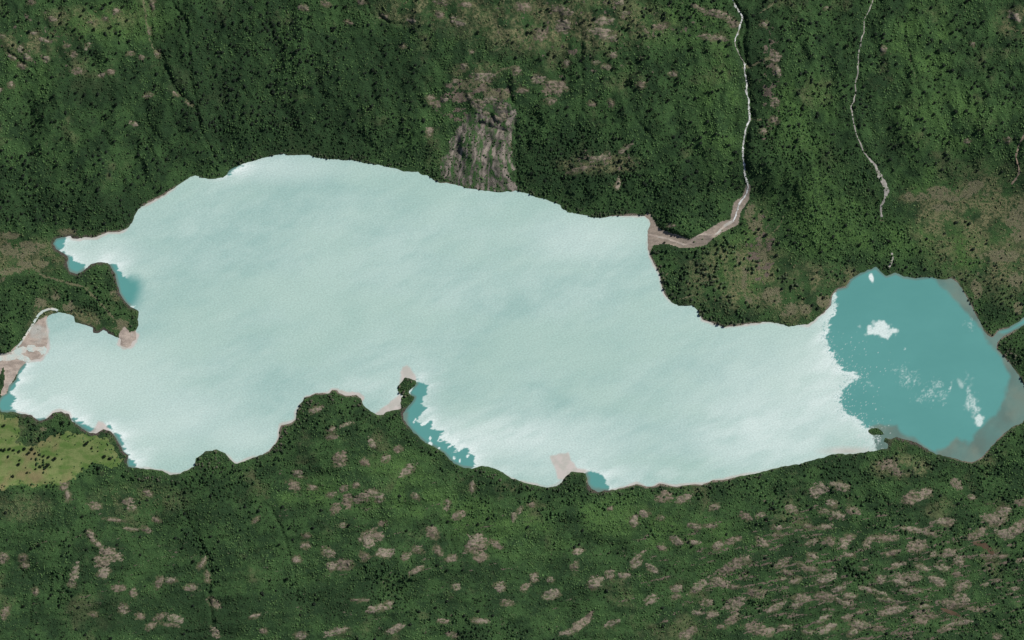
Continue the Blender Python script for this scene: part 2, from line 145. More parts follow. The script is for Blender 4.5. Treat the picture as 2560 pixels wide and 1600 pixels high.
FOREST = [  # polygon, trees per 100 square map units at most, crown radius in m
 ([(500,440),(500,330),(540,290),(650,285),(780,310),(1000,330),(1095,370),(1110,452),(1100,470),(1000,440),(850,410),(700,395),(570,450),(520,460)],1.5,4.6),
 ([(1295,260),(1350,270),(1420,300),(1560,330),(1640,380),(1730,430),(1800,480),(1815,545),(1740,592),(1680,582),(1620,545),(1500,555),(1400,525),(1288,482)],1.5,4.6),
 ([(1620,640),(1640,622),(1720,612),(1800,598),(1840,575),(1852,610),(1830,665),(1795,690),(1830,720),(1850,760),(1865,800),(1800,822),(1740,770),(1665,745),(1648,690)],1.5,6.5),
 ([(1840,640),(1900,630),(1925,670),(1905,690),(1850,680)],1.3,6.5),([(1945,665),(1965,665),(2000,720),(1990,745),(1965,720),(1940,690)],1.6,6.5),
 ([(1880,420),(1885,300),(1980,260),(2100,360),(2195,430),(2210,520),(2260,560),(2330,600),(2470,640),(2560,730),(2600,830),(2560,900),(2470,840),(2380,700),(2270,695),(2160,675),(2120,700),(2060,690),(2000,640),(1950,560)],1.15,4.6),
 ([(2510,850),(2600,800),(2600,1000),(2560,960),(2500,890)],1.3,5.5),
 ([(470,1190),(488,1140),(540,1120),(600,1160),(690,1085),(735,1030),(760,990),(900,990),(930,1030),(1010,1035),(1050,1100),(1120,1150),(1200,1162),(1320,1210),(1440,1180),(1560,1222),(1700,1210),(1900,1180),(2100,1132),(2300,1130),(2420,1160),(2560,1060),(2620,1060),(2620,1300),(2480,1250),(2300,1190),(2150,1200),(2000,1200),(1850,1250),(1700,1240),(1550,1260),(1500,1290),(1370,1300),(1300,1250),(1230,1205),(1100,1185),(1040,1120),(960,1070),(860,1095),(770,1060),(700,1160),(600,1240),(480,1240)],1.3,5.5),
 ([(2050,1190),(2150,1190),(2260,1280),(2350,1320),(2480,1260),(2560,1270),(2560,1290),(2420,1390),(2330,1400),(2250,1330),(2160,1310),(2100,1270)],0.9,5.6),
 ([(2440,1370),(2600,1330),(2600,1640),(2250,1640),(2260,1570),(2420,1540),(2480,1470)],0.9,5.4),
 ([(1880,1200),(1960,1210),(2000,1300),(1960,1330),(1900,1310)],1.2,5.8),
 ([(2110,1400),(2150,1395),(2185,1400),(2160,1450),(2125,1470),(2108,1440)],1.6,6.2),
 ([(440,1235),(465,1240),(490,1320),(540,1390),(560,1450),(540,1500),(520,1490),(515,1400),(470,1350),(440,1300)],1.7,5.4),
 ([(135,1430),(170,1430),(178,1490),(152,1525),(126,1480)],1.8,5.5),([(145,1215),(170,1210),(172,1260),(150,1270)],1.5,5),
 ([(905,1400),(1010,1395),(1040,1440),(1020,1480),(1060,1530),(1140,1520),(1240,1540),(1330,1560),(1330,1640),(1150,1610),(1060,1560),(980,1520),(930,1500)],1.3,5.4),
 ([(1210,1200),(1300,1210),(1330,1250),(1240,1240)],1.4,6),
 ([(1720,1480),(1800,1470),(1830,1530),(1900,1470),(1930,1500),(1860,1560),(1780,1540)],0.8,5.4),
 ([(560,1240),(640,1250),(650,1330),(600,1390),(560,1360)],.7,5),([(150,1320),(176,1320),(182,1420),(160,1440)],1.5,5),([(728,1440),(752,1440),(758,1500),(738,1500)],1.8,5.5),([(1590,1270),(1606,1268),(1640,1330),(1625,1345)],1.7,5.5),([(1100,1260),(1200,1230),(1240,1290),(1150,1290)],.8,5),([(60,690),(150,700),(230,670),(282,668),(292,710),(296,760),(345,790),(330,835),(290,800),(240,800),(190,790),(120,740),(0,800),(0,730)],1.2,5.2),
 ([(-60,770),(60,770),(70,820),(40,870),(0,880),(-60,880)],1.3,5),([(-60,905),(10,905),(16,940),(0,955),(-60,960)],1.6,6),
 ([(45,1040),(85,1045),(98,1085),(125,1060),(170,1045),(190,1075),(230,1095),(180,1090),(140,1090),(100,1110),(60,1100),(50,1070)],1.2,5.5),
 ([(80,1152),(134,1158),(128,1176),(96,1178)],1.8,5.5),([(205,1150),(250,1150),(255,1180),(220,1190),(150,1235),(20,1235),(20,1210),(120,1205),(180,1195)],1.0,5.2),
 ([(300,1170),(420,1185),(480,1190),(470,1240),(380,1220),(280,1200)],1.2,5.4),
 ([(1740,0),(1820,0),(1850,60),(1820,85),(1750,60),(1690,60),(1600,30),(1620,0)],0.9,5.0),
 ([(-60,430),(80,440),(340,520),(320,570),(250,585),(120,585),(0,560),(-60,560)],1.0,5.0),
 ([(2230,1080),(2240,1090),(2230,1108),(2210,1104)],1.0,5),([(2196,1076),(2206,1078),(2210,1087),(2198,1088)],1.2,4.5),([(992,940),(1040,940),(1044,965),(1020,990),(1036,1000),(1010,1035),(1000,1010),(990,970)],1.8,5.2),
]
# zones where dark round trees stand scattered: x0,y0,x1,y1, trees per 1000 square map units
DOTS = [(0,0,440,480,.55),(430,0,760,330,3.4),(640,60,1080,330,2.0),(440,250,640,420,1.6),(0,380,420,560,2.0),(1290,0,1850,330,.35),(1560,0,1800,110,2.0),(1880,0,2140,420,2.2),(2140,0,2560,430,1.5),(1290,330,1850,470,2.2),(0,1200,560,1600,.3),(560,1200,1900,1600,.2),(1880,1200,2560,1600,.7),(1850,550,2560,800,.7),(1860,470,2200,640,.6)]
DRY = [(2480,570,170,150),(2340,560,70,70),(2380,500,90,40),(2290,490,50,22),(1990,730,110,60),(1900,620,40,110),(60,640,110,45),(20,600,50,20),(1400,60,260,80),(1100,30,160,40),(1190,180,60,25),(2540,60,60,40),(230,50,120,30),(100,110,110,30),(1990,785,60,25),(2080,690,70,30),(350,1250,120,40),(50,1270,80,40),(190,800,60,30),(110,780,30,20),(170,580,30,10),(230,720,14,12),(290,740,14,14),(300,810,30,20),(1500,410,110,25),(2250,1170,80,30),(1850,690,140,90),(1980,700,90,50),(2520,600,90,150)]
LUSH = [(1800,250,60,200),(1700,60,130,60),(1560,1290,160,60),(1320,1330,140,70),(100,1195,130,30),(2300,120,90,120),(300,60,140,60),(60,190,80,60),(2300,450,70,40),(1880,570,50,40),(1040,1260,160,50),(2380,300,160,90),(2000,300,90,120),(1810,560,40,20),(2150,600,250,50),(2050,520,150,120),(1860,660,90,90),(2400,620,90,60),(760,1230,140,40),(1000,1180,90,60),(1180,1300,90,60),(1700,1330,160,50)]
DARK = [(540,200,160,200),(760,330,220,90),(900,180,170,110),(200,520,240,50),(1450,420,180,80),(1900,200,60,220),(2060,480,130,110),(260,230,110,40),(450,1540,300,60),(820,1500,130,50),(280,1400,60,40),(2000,1350,40,30)]

TAN = [(1876,540,20,55),(1896,600,16,40),(1908,640,14,30),(1862,700,12,40),(1872,740,14,26),(1845,650,10,20),(2380,485,100,22),(2290,492,46,16),(2440,462,30,16),(2350,520,40,12),(1990,775,60,20),(2060,755,36,20),(1930,740,40,30),(1900,560,10,60),(26,588,34,13),(60,625,80,26),(20,680,50,14),(90,660,50,12),(170,580,34,10),(100,758,20,20),(140,740,16,14),(175,765,22,18),(285,735,14,12),(300,812,26,18),(245,805,16,12),(2545,560,40,70),(2500,640,60,20),(2540,700,30,26),(2300,700,90,6),(2440,720,20,40),(110,1070,14,10),(195,1150,14,24),(30,1170,24,8),(2545,770,14,20),(1545,8,20,8),(1180,215,60,20),(1240,240,50,20),(2470,840,12,18)]
LINES_TAN = [([(361,-10),(366,20),(370,45),(374,80),(384,120),(398,136)],1.6),([(440,228),(460,244),(484,264)],1.0),([(1846,55),(1846,100)],1.5),([(1276,320),(1281,400)],1.5),([(2262,110),(2272,150),(2286,205)],.8),([(0,705),(14,690),(34,672),(52,672),(78,666),(110,690),(160,704),(205,716),(240,744),(262,770),(285,795)],2.4),([(60,640),(52,660)],2),([(1225,195),(1255,176),(1290,168)],1.8),([(1240,130),(1262,112),(1288,92)],1.0),([(1262,0),(1265,55)],.9),([(1855,172),(1885,165),(1905,152),(1925,150)],2.4),([(1895,38),(1918,22),(1932,10)],1.8),([(1875,299),(1905,302)],1.6),([(1330,1350),(1330,1350)],1),([(2195,550),(2212,553)],1.4),([(1720,710),(1760,702),(1795,696)],1.6),([(1700,748),(1735,738)],1.6),([(1655,708),(1662,690),(1672,684)],1.5),([(1900,620),(1950,560),(1960,540)],1.2)]
# ------------------------------------------------------------------ numeric helpers
_lat = {}
def vnoise(x, y, seed):
    if seed not in _lat:
        _lat[seed] = np.random.default_rng(1000 + seed).random((256, 256)).astype(np.float32)
    g = _lat[seed]
    xi = np.floor(x); yi = np.floor(y); fx = x - xi; fy = y - yi
    fx = fx * fx * (3 - 2 * fx); fy = fy * fy * (3 - 2 * fy)
    xi = xi.astype(np.int64) & 255; yi = yi.astype(np.int64) & 255; x1 = (xi + 1) & 255; y1 = (yi + 1) & 255
    return ((g[yi, xi] * (1 - fx) + g[yi, x1] * fx) * (1 - fy) + (g[y1, xi] * (1 - fx) + g[y1, x1] * fx) * fy) * 2 - 1
def fbm(x, y, s, seed, octv=4, ax=1.0, ay=1.0, rot=0.0, gain=.5):
    c, d = math.cos(rot), math.sin(rot)
    u = (x * c + y * d) / (s * ax); v = (-x * d + y * c) / (s * ay)
    o = 0; a = 1; t = 0
    for k in range(octv):
        o = o + a * vnoise(u + 17.3 * k, v - 9.1 * k, seed + k); t += a; a *= gain; u = u * 2.03; v = v * 2.03
    return o / t
def sstep(a, b, x):
    t = np.clip((x - a) / (b - a), 0, 1); return t * t * (3 - 2 * t)
def inside(poly, x, y):
    r = np.zeros(x.shape, bool); n = len(poly)
    for i in range(n):
        (x0, y0), (x1, y1) = poly[i], poly[(i + 1) % n]
        if y0 == y1: continue
        r ^= ((y0 > y) != (y1 > y)) & (x < (x1 - x0) * (y - y0) / (y1 - y0) + x0)
    return r
def segdist(pts, x, y, closed=False):
    d = np.full(x.shape, 1e9); n = len(pts)
    for i in range(n if closed else n - 1):
        (x0, y0), (x1, y1) = pts[i], pts[(i + 1) % n]
        dx, dy = x1 - x0, y1 - y0; L = dx * dx + dy * dy + 1e-9
        t = np.clip(((x - x0) * dx + (y - y0) * dy) / L, 0, 1)
        d = np.minimum(d, (x - x0 - t * dx) ** 2 + (y - y0 - t * dy) ** 2)
    return np.sqrt(d)
def chaikin(p, n=1):
    for _ in range(n):
        q = []
        for i in range(len(p)):
            (a, b), (c, d) = p[i], p[(i + 1) % len(p)]
            q += [(.75 * a + .25 * c, .75 * b + .25 * d), (.25 * a + .75 * c, .25 * b + .75 * d)]
        p = q
    return p
# fields stored on a regular raster of spacing RS over a margin
RS = 3.0; X0, Y0, X1, Y1 = -420, -420, 2980, 2020
rx = np.arange(X0, X1 + RS, RS); ry = np.arange(Y0, Y1 + RS, RS)
RX, RY = np.meshgrid(rx, ry)
def sample(F, x, y):
    u = np.clip((x - X0) / RS, 0, len(rx) - 1.001); v = np.clip((y - Y0) / RS, 0, len(ry) - 1.001)
    i = u.astype(int); j = v.astype(int); fu = u - i; fv = v - j
    return (F[j, i] * (1 - fu) + F[j, i + 1] * fu) * (1 - fv) + (F[j + 1, i] * (1 - fu) + F[j + 1, i + 1] * fu) * fv
def sdf(polys):
    """negative inside"""
    out = np.full(RX.shape, 400.0)
    for p in polys:
        a = np.array(p); m = 200
        ix = np.where((rx > a[:, 0].min() - m) & (rx < a[:, 0].max() + m))[0]; iy = np.where((ry > a[:, 1].min() - m) & (ry < a[:, 1].max() + m))[0]
        s = np.s_[iy[0]:iy[-1] + 1, ix[0]:ix[-1] + 1]
        x, y = RX[s], RY[s]
        d = segdist(p, x, y, True); d[inside(p, x, y)] *= -1
        out[s] = np.minimum(out[s], d)
    return out
def sdf_far(p):
    x, y = RX[::4, ::4], RY[::4, ::4]
    d = segdist(p, x, y, True); d[inside(p, x, y)] *= -1
    u = np.clip((RX - X0) / (RS * 4), 0, x.shape[1] - 1.001); v = np.clip((RY - Y0) / (RS * 4), 0, x.shape[0] - 1.001)
    i = u.astype(int); j = v.astype(int); fu = u - i; fv = v - j
    return (d[j, i] * (1 - fu) + d[j, i + 1] * fu) * (1 - fv) + (d[j + 1, i] * (1 - fu) + d[j + 1, i + 1] * fu) * fv
near = sdf([LAKE])
S_LAKE = np.where(np.abs(near) < 190, near, sdf_far(LAKE))
S_ISLET = sdf([ISLET])
S_LAND = np.where(S_ISLET < 14, np.maximum(S_LAKE, -S_ISLET), S_LAKE)      # positive on land
S_TEAL = sdf(TEAL); S_SHAL = sdf(SHALLOW); S_SANDY = sdf(SANDY)
S_MEAD = sdf(MEADOW); S_SCREE = sdf(SCREE); S_GRAV = sdf(GRAVEL); S_DELTA = sdf(DELTA + PENINSULA_SAND)
def shore(x, y):
    return sample(S_LAND, x, y) + fbm(x, y, 9, 3, 3) * 2.2
FLAT = np.zeros(RX.shape)
for (x, y, a, b) in FLATS:
    FLAT = np.maximum(FLAT, 1 - sstep(.35, 1.45, np.sqrt(((RX - x) / a) ** 2 + ((RY - y) / b) ** 2)))
SOUTH = sstep(-60, 120, RY - (830 + 0.1 * RX))
def gblobs(L, p=.5):
    o = np.zeros(RX.shape)
    for (x, y, a, b) in L: o = np.maximum(o, 1 - sstep(p, 1.3, np.sqrt(((RX - x) / a) ** 2 + ((RY - y) / b) ** 2)))
    return o
A_DRY, A_LUSH, A_DARK = gblobs(DRY), gblobs(LUSH), gblobs(DARK)
A_TAN = sstep(.25, .75, gblobs(TAN, .4) + fbm(RX, RY, 18, 400, 4) * .8 - .14) * (gblobs(TAN, .4) > 0)
for (p, wd) in LINES_TAN: A_TAN = np.maximum(A_TAN, 1 - sstep(wd * .6, wd * 1.9 + 1, segdist(p, RX + fbm(RX, RY, 10, 404, 2) * 4, RY)))
A_HALO = np.zeros(RX.shape); ROCKL = []
for _b in ROCKS.strip().split('\n'):
    for _r in _b.split(';'):
        x, y, a, b, deg = [float(q) for q in _r.split(',')]
        if a <= 1.5: continue
        ROCKL.append([x, y, a, b, deg]); R0 = max(a, b) * 1.6 + 16
        s = np.s_[int((y - R0 - Y0) / RS):int((y + R0 - Y0) / RS) + 2, int((x - R0 - X0) / RS):int((x + R0 - X0) / RS) + 2]
        c_, s_ = math.cos(math.radians(deg)), math.sin(math.radians(deg)); u = (RX[s] - x) * c_ + (RY[s] - y) * s_; v = -(RX[s] - x) * s_ + (RY[s] - y) * c_
        q = np.sqrt((u / (a * 1.25 + 9)) ** 2 + (v / (b * 1.25 + 6)) ** 2)
        A_HALO[s] = np.maximum(A_HALO[s], 1 - sstep(.3, 1.15, q + fbm(RX[s], RY[s], 14, 420, 4, 1.6, .8, -.2) * .5))
A_GREY = gblobs([(1018,965,36,34),(1020,1005,24,28),(750,1015,30,44),(820,1000,100,22),(700,1085,22,44),(530,1150,44,34),(400,1190,70,18),(1230,1190,80,18),(2230,1095,30,20),(2190,1080,30,16),(1640,690,14,70),(2520,900,30,40)])
GUL = np.zeros(RX.shape); GW = np.zeros(RX.shape)
for (p, dep, wd) in GULLIES:
    a = np.array(p, float); m = wd * 3
    ix = np.where((rx > a[:, 0].min() - m) & (rx < a[:, 0].max() + m))[0]; iy = np.where((ry > a[:, 1].min() - m) & (ry < a[:, 1].max() + m))[0]
    s = np.s_[iy[0]:iy[-1] + 1, ix[0]:ix[-1] + 1]
    x = RX[s] + fbm(RX[s], RY[s], 14, 60, 2) * 4; y = RY[s]
    # sharp floor, steeper on the far (east) wall
    d = segdist([(q[0], q[1]) for q in p], x, y)
    GUL[s] = np.maximum(GUL[s], dep * np.clip(1 - d / wd, 0, 1) ** 1.3)
for (x0, y0, x1, y1, dep, wd) in STEPS:
    m = 40; ix = np.where((rx > min(x0, x1) - m) & (rx < max(x0, x1) + m))[0]; iy = np.where((ry > min(y0, y1) - m) & (ry < max(y0, y1) + m))[0]
    s = np.s_[iy[0]:iy[-1] + 1, ix[0]:ix[-1] + 1]
    x = RX[s] + fbm(RX[s], RY[s], 10, 63, 2) * 5; y = RY[s] + fbm(RX[s], RY[s], 10, 66, 2) * 5
    d = segdist([(x0, y0), (x1, y1)], x, y)
    GUL[s] = np.maximum(GUL[s], dep * np.clip(1 - d / wd, 0, 1) ** 1.1)
def height(x, y):
    d = shore(x, y); D = np.maximum(d, 0) * M
    flat = sample(FLAT, x, y); so = sample(SOUTH, x, y)
    slope = (0.30 * (1 - so) + 0.15 * so) * (1 - flat) + 0.05 * flat
    z = .25 * np.minimum(D, 10) + slope * np.maximum(D - 8, 0)
    z = 420 * (1 - np.exp(-z / 420.0))
    k = sstep(10, 160, D) * (1 - .9 * flat)
    rn = fbm(x + y * .25, y, 90, 10, 4, .8, 1.8) * 40 + fbm(x - y * .3, y, 40, 20, 3, .8, 1.5) * 14
    rs = fbm(x, y, 110, 30, 3, 1.6, .8, -.4) * 34 + fbm(x, y, 38, 33, 4, 2.0, .7, -.25) * 19
    z = z + k * (rn * (1 - so) + rs * so)
    z = z + k * fbm(x, y, 11, 40, 3) * 3.2 + sstep(5, 40, D) * fbm(x, y, 5, 45, 2) * (.25 + .9 * k)
    z = z - np.minimum(sample(GUL, x, y), z * .45) * sstep(6, 60, D)
    fan = 1 - sstep(-4, 10, sample(np.minimum(S_GRAV, S_DELTA), x, y))
    fan = fan * sstep(1800, 1690, x) if False else fan * (1 - sstep(1680, 1800, x))
    z = z * (1 - fan) + fan * np.minimum(z, 1.2 + D * .02)
    return np.where(d > 0, np.maximum(z, .25), np.maximum(d * M * .25, -14.0))

HGT = height(RX, RY)
def gz(x, y): return sample(HGT, np.asarray(x, float), np.asarray(y, float))
def wx(x): return (x - 1280) * M
def wy(y): return (800 - y) * M

# ------------------------------------------------------------------ object helpers
COL = SC.collection
def tag(o, label=None, cat=None, group=None, kind=None):
    if label: o['label'] = label
    if cat: o['category'] = cat
    if group: o['group'] = group
    if kind: o['kind'] = kind
    return o
def mesh_np(name, co, faces, mats, attrs=None, matidx=None, smooth=False):
    me = bpy.data.meshes.new(name); n = len(co); k = faces.shape[1]; m = len(faces)
    me.vertices.add(n); me.vertices.foreach_set('co', np.ascontiguousarray(co, np.float32).ravel())
    me.loops.add(m * k); me.loops.foreach_set('vertex_index', np.ascontiguousarray(faces, np.int32).ravel())
    me.polygons.add(m); me.polygons.foreach_set('loop_start', np.arange(0, m * k, k, dtype=np.int32))
    me.polygons.foreach_set('use_smooth', np.full(m, smooth))
    for mt in mats: me.materials.append(mt)
    if matidx is not None: me.polygons.foreach_set('material_index', np.ascontiguousarray(matidx, np.int32))
    for a, v in (attrs or {}).items():
        at = me.attributes.new(a, 'FLOAT', 'POINT'); at.data.foreach_set('value', np.ascontiguousarray(v, np.float32).ravel())
    me.update(calc_edges=True); me.validate()
    return me
def link(name, me, loc=(0, 0, 0)):
    o = bpy.data.objects.new(name, me); o.location = loc; COL.objects.link(o); return o
def compact(co, faces, attrs):
    used = np.zeros(len(co), bool); used[faces.ravel()] = True
    idx = np.cumsum(used) - 1
    return co[used], idx[faces], {k: v[used] for k, v in attrs.items()}

# ------------------------------------------------------------------ materials
class NT:
    def __init__(s, name, rough=.9, spec=.15):
        s.m = bpy.data.materials.new(name); s.m.use_nodes = True; s.t = s.m.node_tree
        s.b = s.t.nodes['Principled BSDF']; s.b.inputs['Roughness'].default_value = rough
        s.b.inputs['Specular IOR Level'].default_value = spec
    def n(s, t): return s.t.nodes.new(t)
    def l(s, a, b): s.t.links.new(a, b)
    def attr(s, name):
        a = s.n('ShaderNodeAttribute'); a.attribute_name = name; return a.outputs['Fac']
    def pos(s):
        return s.n('ShaderNodeNewGeometry').outputs['Position']
    def noise(s, scale, detail=4, rough=.55, vec=None, stretch=None, rot=0):
        v = vec or s.pos()
        if stretch or rot:
            mp = s.n('ShaderNodeMapping'); mp.inputs['Scale'].default_value = stretch or (1, 1, 1); mp.inputs['Rotation'].default_value = (0, 0, rot)
            s.l(v, mp.inputs[0]); v = mp.outputs[0]
        t = s.n('ShaderNodeTexNoise'); t.inputs['Scale'].default_value = scale; t.inputs['Detail'].default_value = detail; t.inputs['Roughness'].default_value = rough
        s.l(v, t.inputs['Vector']); return t.outputs['Fac']
    def ramp(s, f, a, b, lo=0, hi=1):
        r = s.n('ShaderNodeMapRange'); r.interpolation_type = 'SMOOTHSTEP'
        r.inputs['From Min'].default_value = a; r.inputs['From Max'].default_value = b; r.inputs['To Min'].default_value = lo; r.inputs['To Max'].default_value = hi
        s.l(f, r.inputs['Value']); return r.outputs[0]
    def math(s, op, a, b):
        m = s.n('ShaderNodeMath'); m.operation = op
        for i, v in enumerate((a, b)):
            if isinstance(v, (int, float)): m.inputs[i].default_value = v
            else: s.l(v, m.inputs[i])
        return m.outputs[0]
    def mix(s, f, a, b):
        m = s.n('ShaderNodeMix'); m.data_type = 'RGBA'
        for i, v in ((0, f), (6, a), (7, b)):
            if isinstance(v, (int, float)): m.inputs[i].default_value = v
            elif isinstance(v, tuple): m.inputs[i].default_value = (*v, 1)
            else: s.l(v, m.inputs[i])
        return m.outputs[2]
    def scale(s, c, f):
        m = s.n('ShaderNodeMix'); m.data_type = 'RGBA'; m.blend_type = 'MULTIPLY'; m.inputs[0].default_value = 1
        s.l(c, m.inputs[6]); g = s.n('ShaderNodeCombineColor')
        for i in range(3): s.l(f, g.inputs[i])
        s.l(g.outputs[0], m.inputs[7]); return m.outputs[2]
    def out(s, c): s.l(c, s.b.inputs['Base Color'])
    def bump(s, f, dist, strength=1.0):
        b = s.n('ShaderNodeBump'); b.inputs['Distance'].default_value = dist; b.inputs['Strength'].default_value = strength
        s.l(f, b.inputs['Height']); s.l(b.outputs[0], s.b.inputs['Normal'])

G_GREEN = (.052, .112, .038); G_DEEP = (.025, .057, .023); G_LUSH = (.084, .168, .048); G_DRY = (.200, .198, .104)
ROCK_A = (.215, .175, .138); ROCK_B = (.145, .120, .096)
def ground_mat():
    g = NT('hillside_ground')
    n1 = g.noise(.009, 7, .68); n2 = g.noise(.07, 5, .65); n3 = g.noise(.28, 4, .7)
    c = g.mix(g.ramp(n1, .4, .6), G_DEEP, G_GREEN)
    c = g.mix(g.ramp(g.noise(.004, 6, .7), .55, .68, 0, .42), c, G_DRY)
    c = g.mix(g.math('MULTIPLY', g.attr('dark'), .75), c, G_DEEP)
    c = g.mix(g.math('MULTIPLY', g.attr('lush'), g.ramp(n2, .3, .62)), c, G_LUSH)
    c = g.mix(g.math('MULTIPLY', g.attr('dry'), g.ramp(n2, .38, .62)), c, G_DRY)
    rk = g.mix(g.ramp(n3, .35, .65), ROCK_A, ROCK_B)
    e = g.ramp(g.math('ADD', g.attr('rock'), g.math('MULTIPLY', g.math('SUBTRACT', n3, .5), 1.6)), .42, .62)
    c = g.mix(e, c, rk)
    c = g.mix(g.ramp(g.math('ADD', g.attr('halo'), g.math('MULTIPLY', g.math('SUBTRACT', n2, .5), 2.6)), .42, 1.0), c, g.mix(g.ramp(n3, .4, .6), (.165, .150, .095), (.085, .105, .050)))
    c = g.mix(g.ramp(g.math('ADD', g.attr('tan'), g.math('MULTIPLY', g.math('SUBTRACT', n2, .5), 3.6)), .55, .95), c, g.mix(g.ramp(n2, .35, .65), (.215, .190, .130), (.150, .160, .085)))
    c = g.mix(g.attr('sand'), c, g.mix(g.ramp(n2, .4, .6), (.30, .245, .20), (.20, .17, .14)))
    c = g.mix(g.attr('mud'), c, (.10, .085, .072))
    c = g.scale(c, g.ramp(n3, .3, .7, .5, 1.5))
    g.out(c); g.bump(g.math('ADD', n3, n2), 6.0, 1.0); return g.m
def simple_mat(name, ca, cb, sc=.05, rough=.9, bump=2.0, stretch=None, rot=0, cc=None, spec=.15):
    g = NT(name, rough, spec); n1 = g.noise(sc, 5, .6, stretch=stretch, rot=rot); n2 = g.noise(.3, 4, .65)
    c = g.mix(g.ramp(n1, .38, .62), ca, cb)
    if cc: c = g.mix(g.ramp(g.noise(sc * .4, 3), .5, .66), c, cc)
    c = g.scale(c, g.ramp(n2, .25, .75, .75, 1.25)); g.out(c); g.bump(n2, bump, .7); return g.m
MAT = {}
MAT['ground'] = ground_mat()
MAT['meadow'] = simple_mat('pasture_grass', (.160, .200, .074), (.085, .150, .038), .014, cc=(.185, .165, .08), bump=1, stretch=(1, 1.8, 1), rot=.3)
MAT['gravel'] = simple_mat('river_gravel', (.31, .262, .215), (.235, .20, .165), .035, stretch=(1, 2.5, 1), rot=.3, bump=1)
MAT['delta'] = simple_mat('delta_sand', (.46, .39, .33), (.32, .27, .23), .02, stretch=(1, 2.2, 1), rot=-.5, cc=(.42, .42, .38), bump=.6)
def scree_mat():
    g = NT('loose_scree'); n3 = g.noise(.25, 5, .7); n2 = g.noise(.05, 4, .6)
    c = g.mix(g.ramp(n2, .4, .6), (.170, .150, .128), (.085, .082, .068))
    c = g.mix(g.attr('chute'), c, (.29, .255, .215))
    green = g.ramp(g.math('SUBTRACT', g.noise(.022, 6, .75, stretch=(1.5, .6, 1)), g.math('MULTIPLY', g.attr('chute'), .14)), .45, .55)
    c = g.mix(green, c, G_GREEN)
    c = g.scale(c, g.ramp(n3, .25, .75, .6, 1.4)); g.out(c); g.bump(n3, 4, .9); return g.m
MAT['scree'] = scree_mat()
def rock_mat():
    g = NT('bare_rock', .85); n1 = g.noise(.035, 5, .6, stretch=(1, 1.8, 1), rot=.3); n2 = g.noise(.22, 5, .7)
    oi = g.n('ShaderNodeObjectInfo')
    c = g.mix(g.ramp(n1, .35, .65), (.285, .235, .180), (.195, .162, .125))
    c = g.mix(g.math('MULTIPLY', oi.outputs['Random'], .6), c, (.20, .175, .145))
    c = g.mix(g.ramp(g.noise(.05, 6, .75, stretch=(1, 1.7, 1), rot=.25), .46, .60), c, (.066, .100, .040))
    c = g.scale(c, g.ramp(oi.outputs['Random'], 0, 1, .78, 1.12))
    c = g.scale(c, g.ramp(n2, .25, .75, .68, 1.3)); g.out(c); g.bump(n2, 4, .9); return g.m
MAT['rock'] = rock_mat()
def leaf_mat(name, a, b, cdry):
    g = NT(name, .8, .2); t = g.attr('tint')
    c = g.mix(t, a, b); c = g.mix(g.attr('dryness'), c, cdry)
    c = g.scale(c, g.ramp(g.noise(.5, 3, .7), .3, .7, .7, 1.3)); g.out(c); return g.m
MAT['canopy'] = leaf_mat('forest_leaves', (.014, .037, .014), (.060, .132, .042), (.135, .120, .092))
MAT['scrub'] = leaf_mat('scrub_leaves', (.019, .048, .017), (.094, .186, .060), (.205, .190, .105))
def dark_leaf():
    g = NT('dark_leaves', .8, .2); oi = g.n('ShaderNodeObjectInfo')
    c = g.mix(oi.outputs['Random'], (.008, .015, .009), (.015, .028, .013)); c = g.scale(c, g.ramp(g.noise(.8, 3, .7), .3, .7, .7, 1.35)); g.out(c); return g.m
MAT['dark'] = dark_leaf()
MAT['bark'] = simple_mat('grey_bark', (.12, .10, .085), (.08, .068, .06), .5)
def water_mat():
    g = NT('lake_water', .28, .3)
    pale, white, sh, sandy, tone, spk = [g.attr(k) for k in ('pale', 'white', 'shallow', 'sandy', 'tone', 'speck')]
    grain = g.noise(.11, 4, .75, stretch=(1, 1.5, 1), rot=-.35); big = g.noise(.0011, 5, .6, stretch=(1, 2.0, 1), rot=-.4)
    teal = g.mix(g.ramp(big, .35, .65), (.100, .310, .290), (.114, .340, .318))
    teal = g.mix(sh, teal, g.mix(g.ramp(g.noise(.006, 4), .4, .6), (.175, .225, .185), (.125, .185, .160)))
    glint = g.mix(tone, (.338, .520, .482), (.462, .628, .582))  # sun glint on wind-ruffled water, painted as pale colour
    glint = g.mix(g.ramp(big, .4, .62, 0, .6), glint, (.425, .600, .530))
    glint = g.mix(white, glint, (.74, .85, .82))
    glint = g.scale(glint, g.ramp(grain, .3, .7, .85, 1.14))
    c = g.mix(pale, teal, glint)
    c = g.mix(spk, c, (.62, .70, .68))
    c = g.mix(g.math('MULTIPLY', sandy, .85), c, g.mix(g.ramp(g.noise(.02, 4), .4, .6), (.60, .50, .46), (.50, .44, .39)))
    g.out(c); g.bump(grain, .5, .25); return g.m
MAT['water'] = water_mat()
def foam_mat():
    g = NT('foaming_water', .4, .3); n = g.noise(.06, 6, .75)
    g.out(g.mix(g.ramp(n, .35, .6), (.26, .26, .23), (.72, .74, .73))); return g.m
MAT['foam'] = foam_mat()
MAT['silt'] = simple_mat('silty_water', (.50, .60, .56), (.58, .56, .50), .02, .4, .1)
MAT['turq'] = simple_mat('turquoise_river', (.13, .32, .31), (.35, .50, .49), .01, .35, .1, stretch=(1, 3, 1), rot=.5)
MAT['chalk'] = simple_mat('chalky_bed', (.30, .28, .25), (.40, .385, .35), .08, .7, .5)
MAT['tan'] = simple_mat('tan_bed', (.30, .23, .17), (.25, .195, .15), .08, .8, .5)

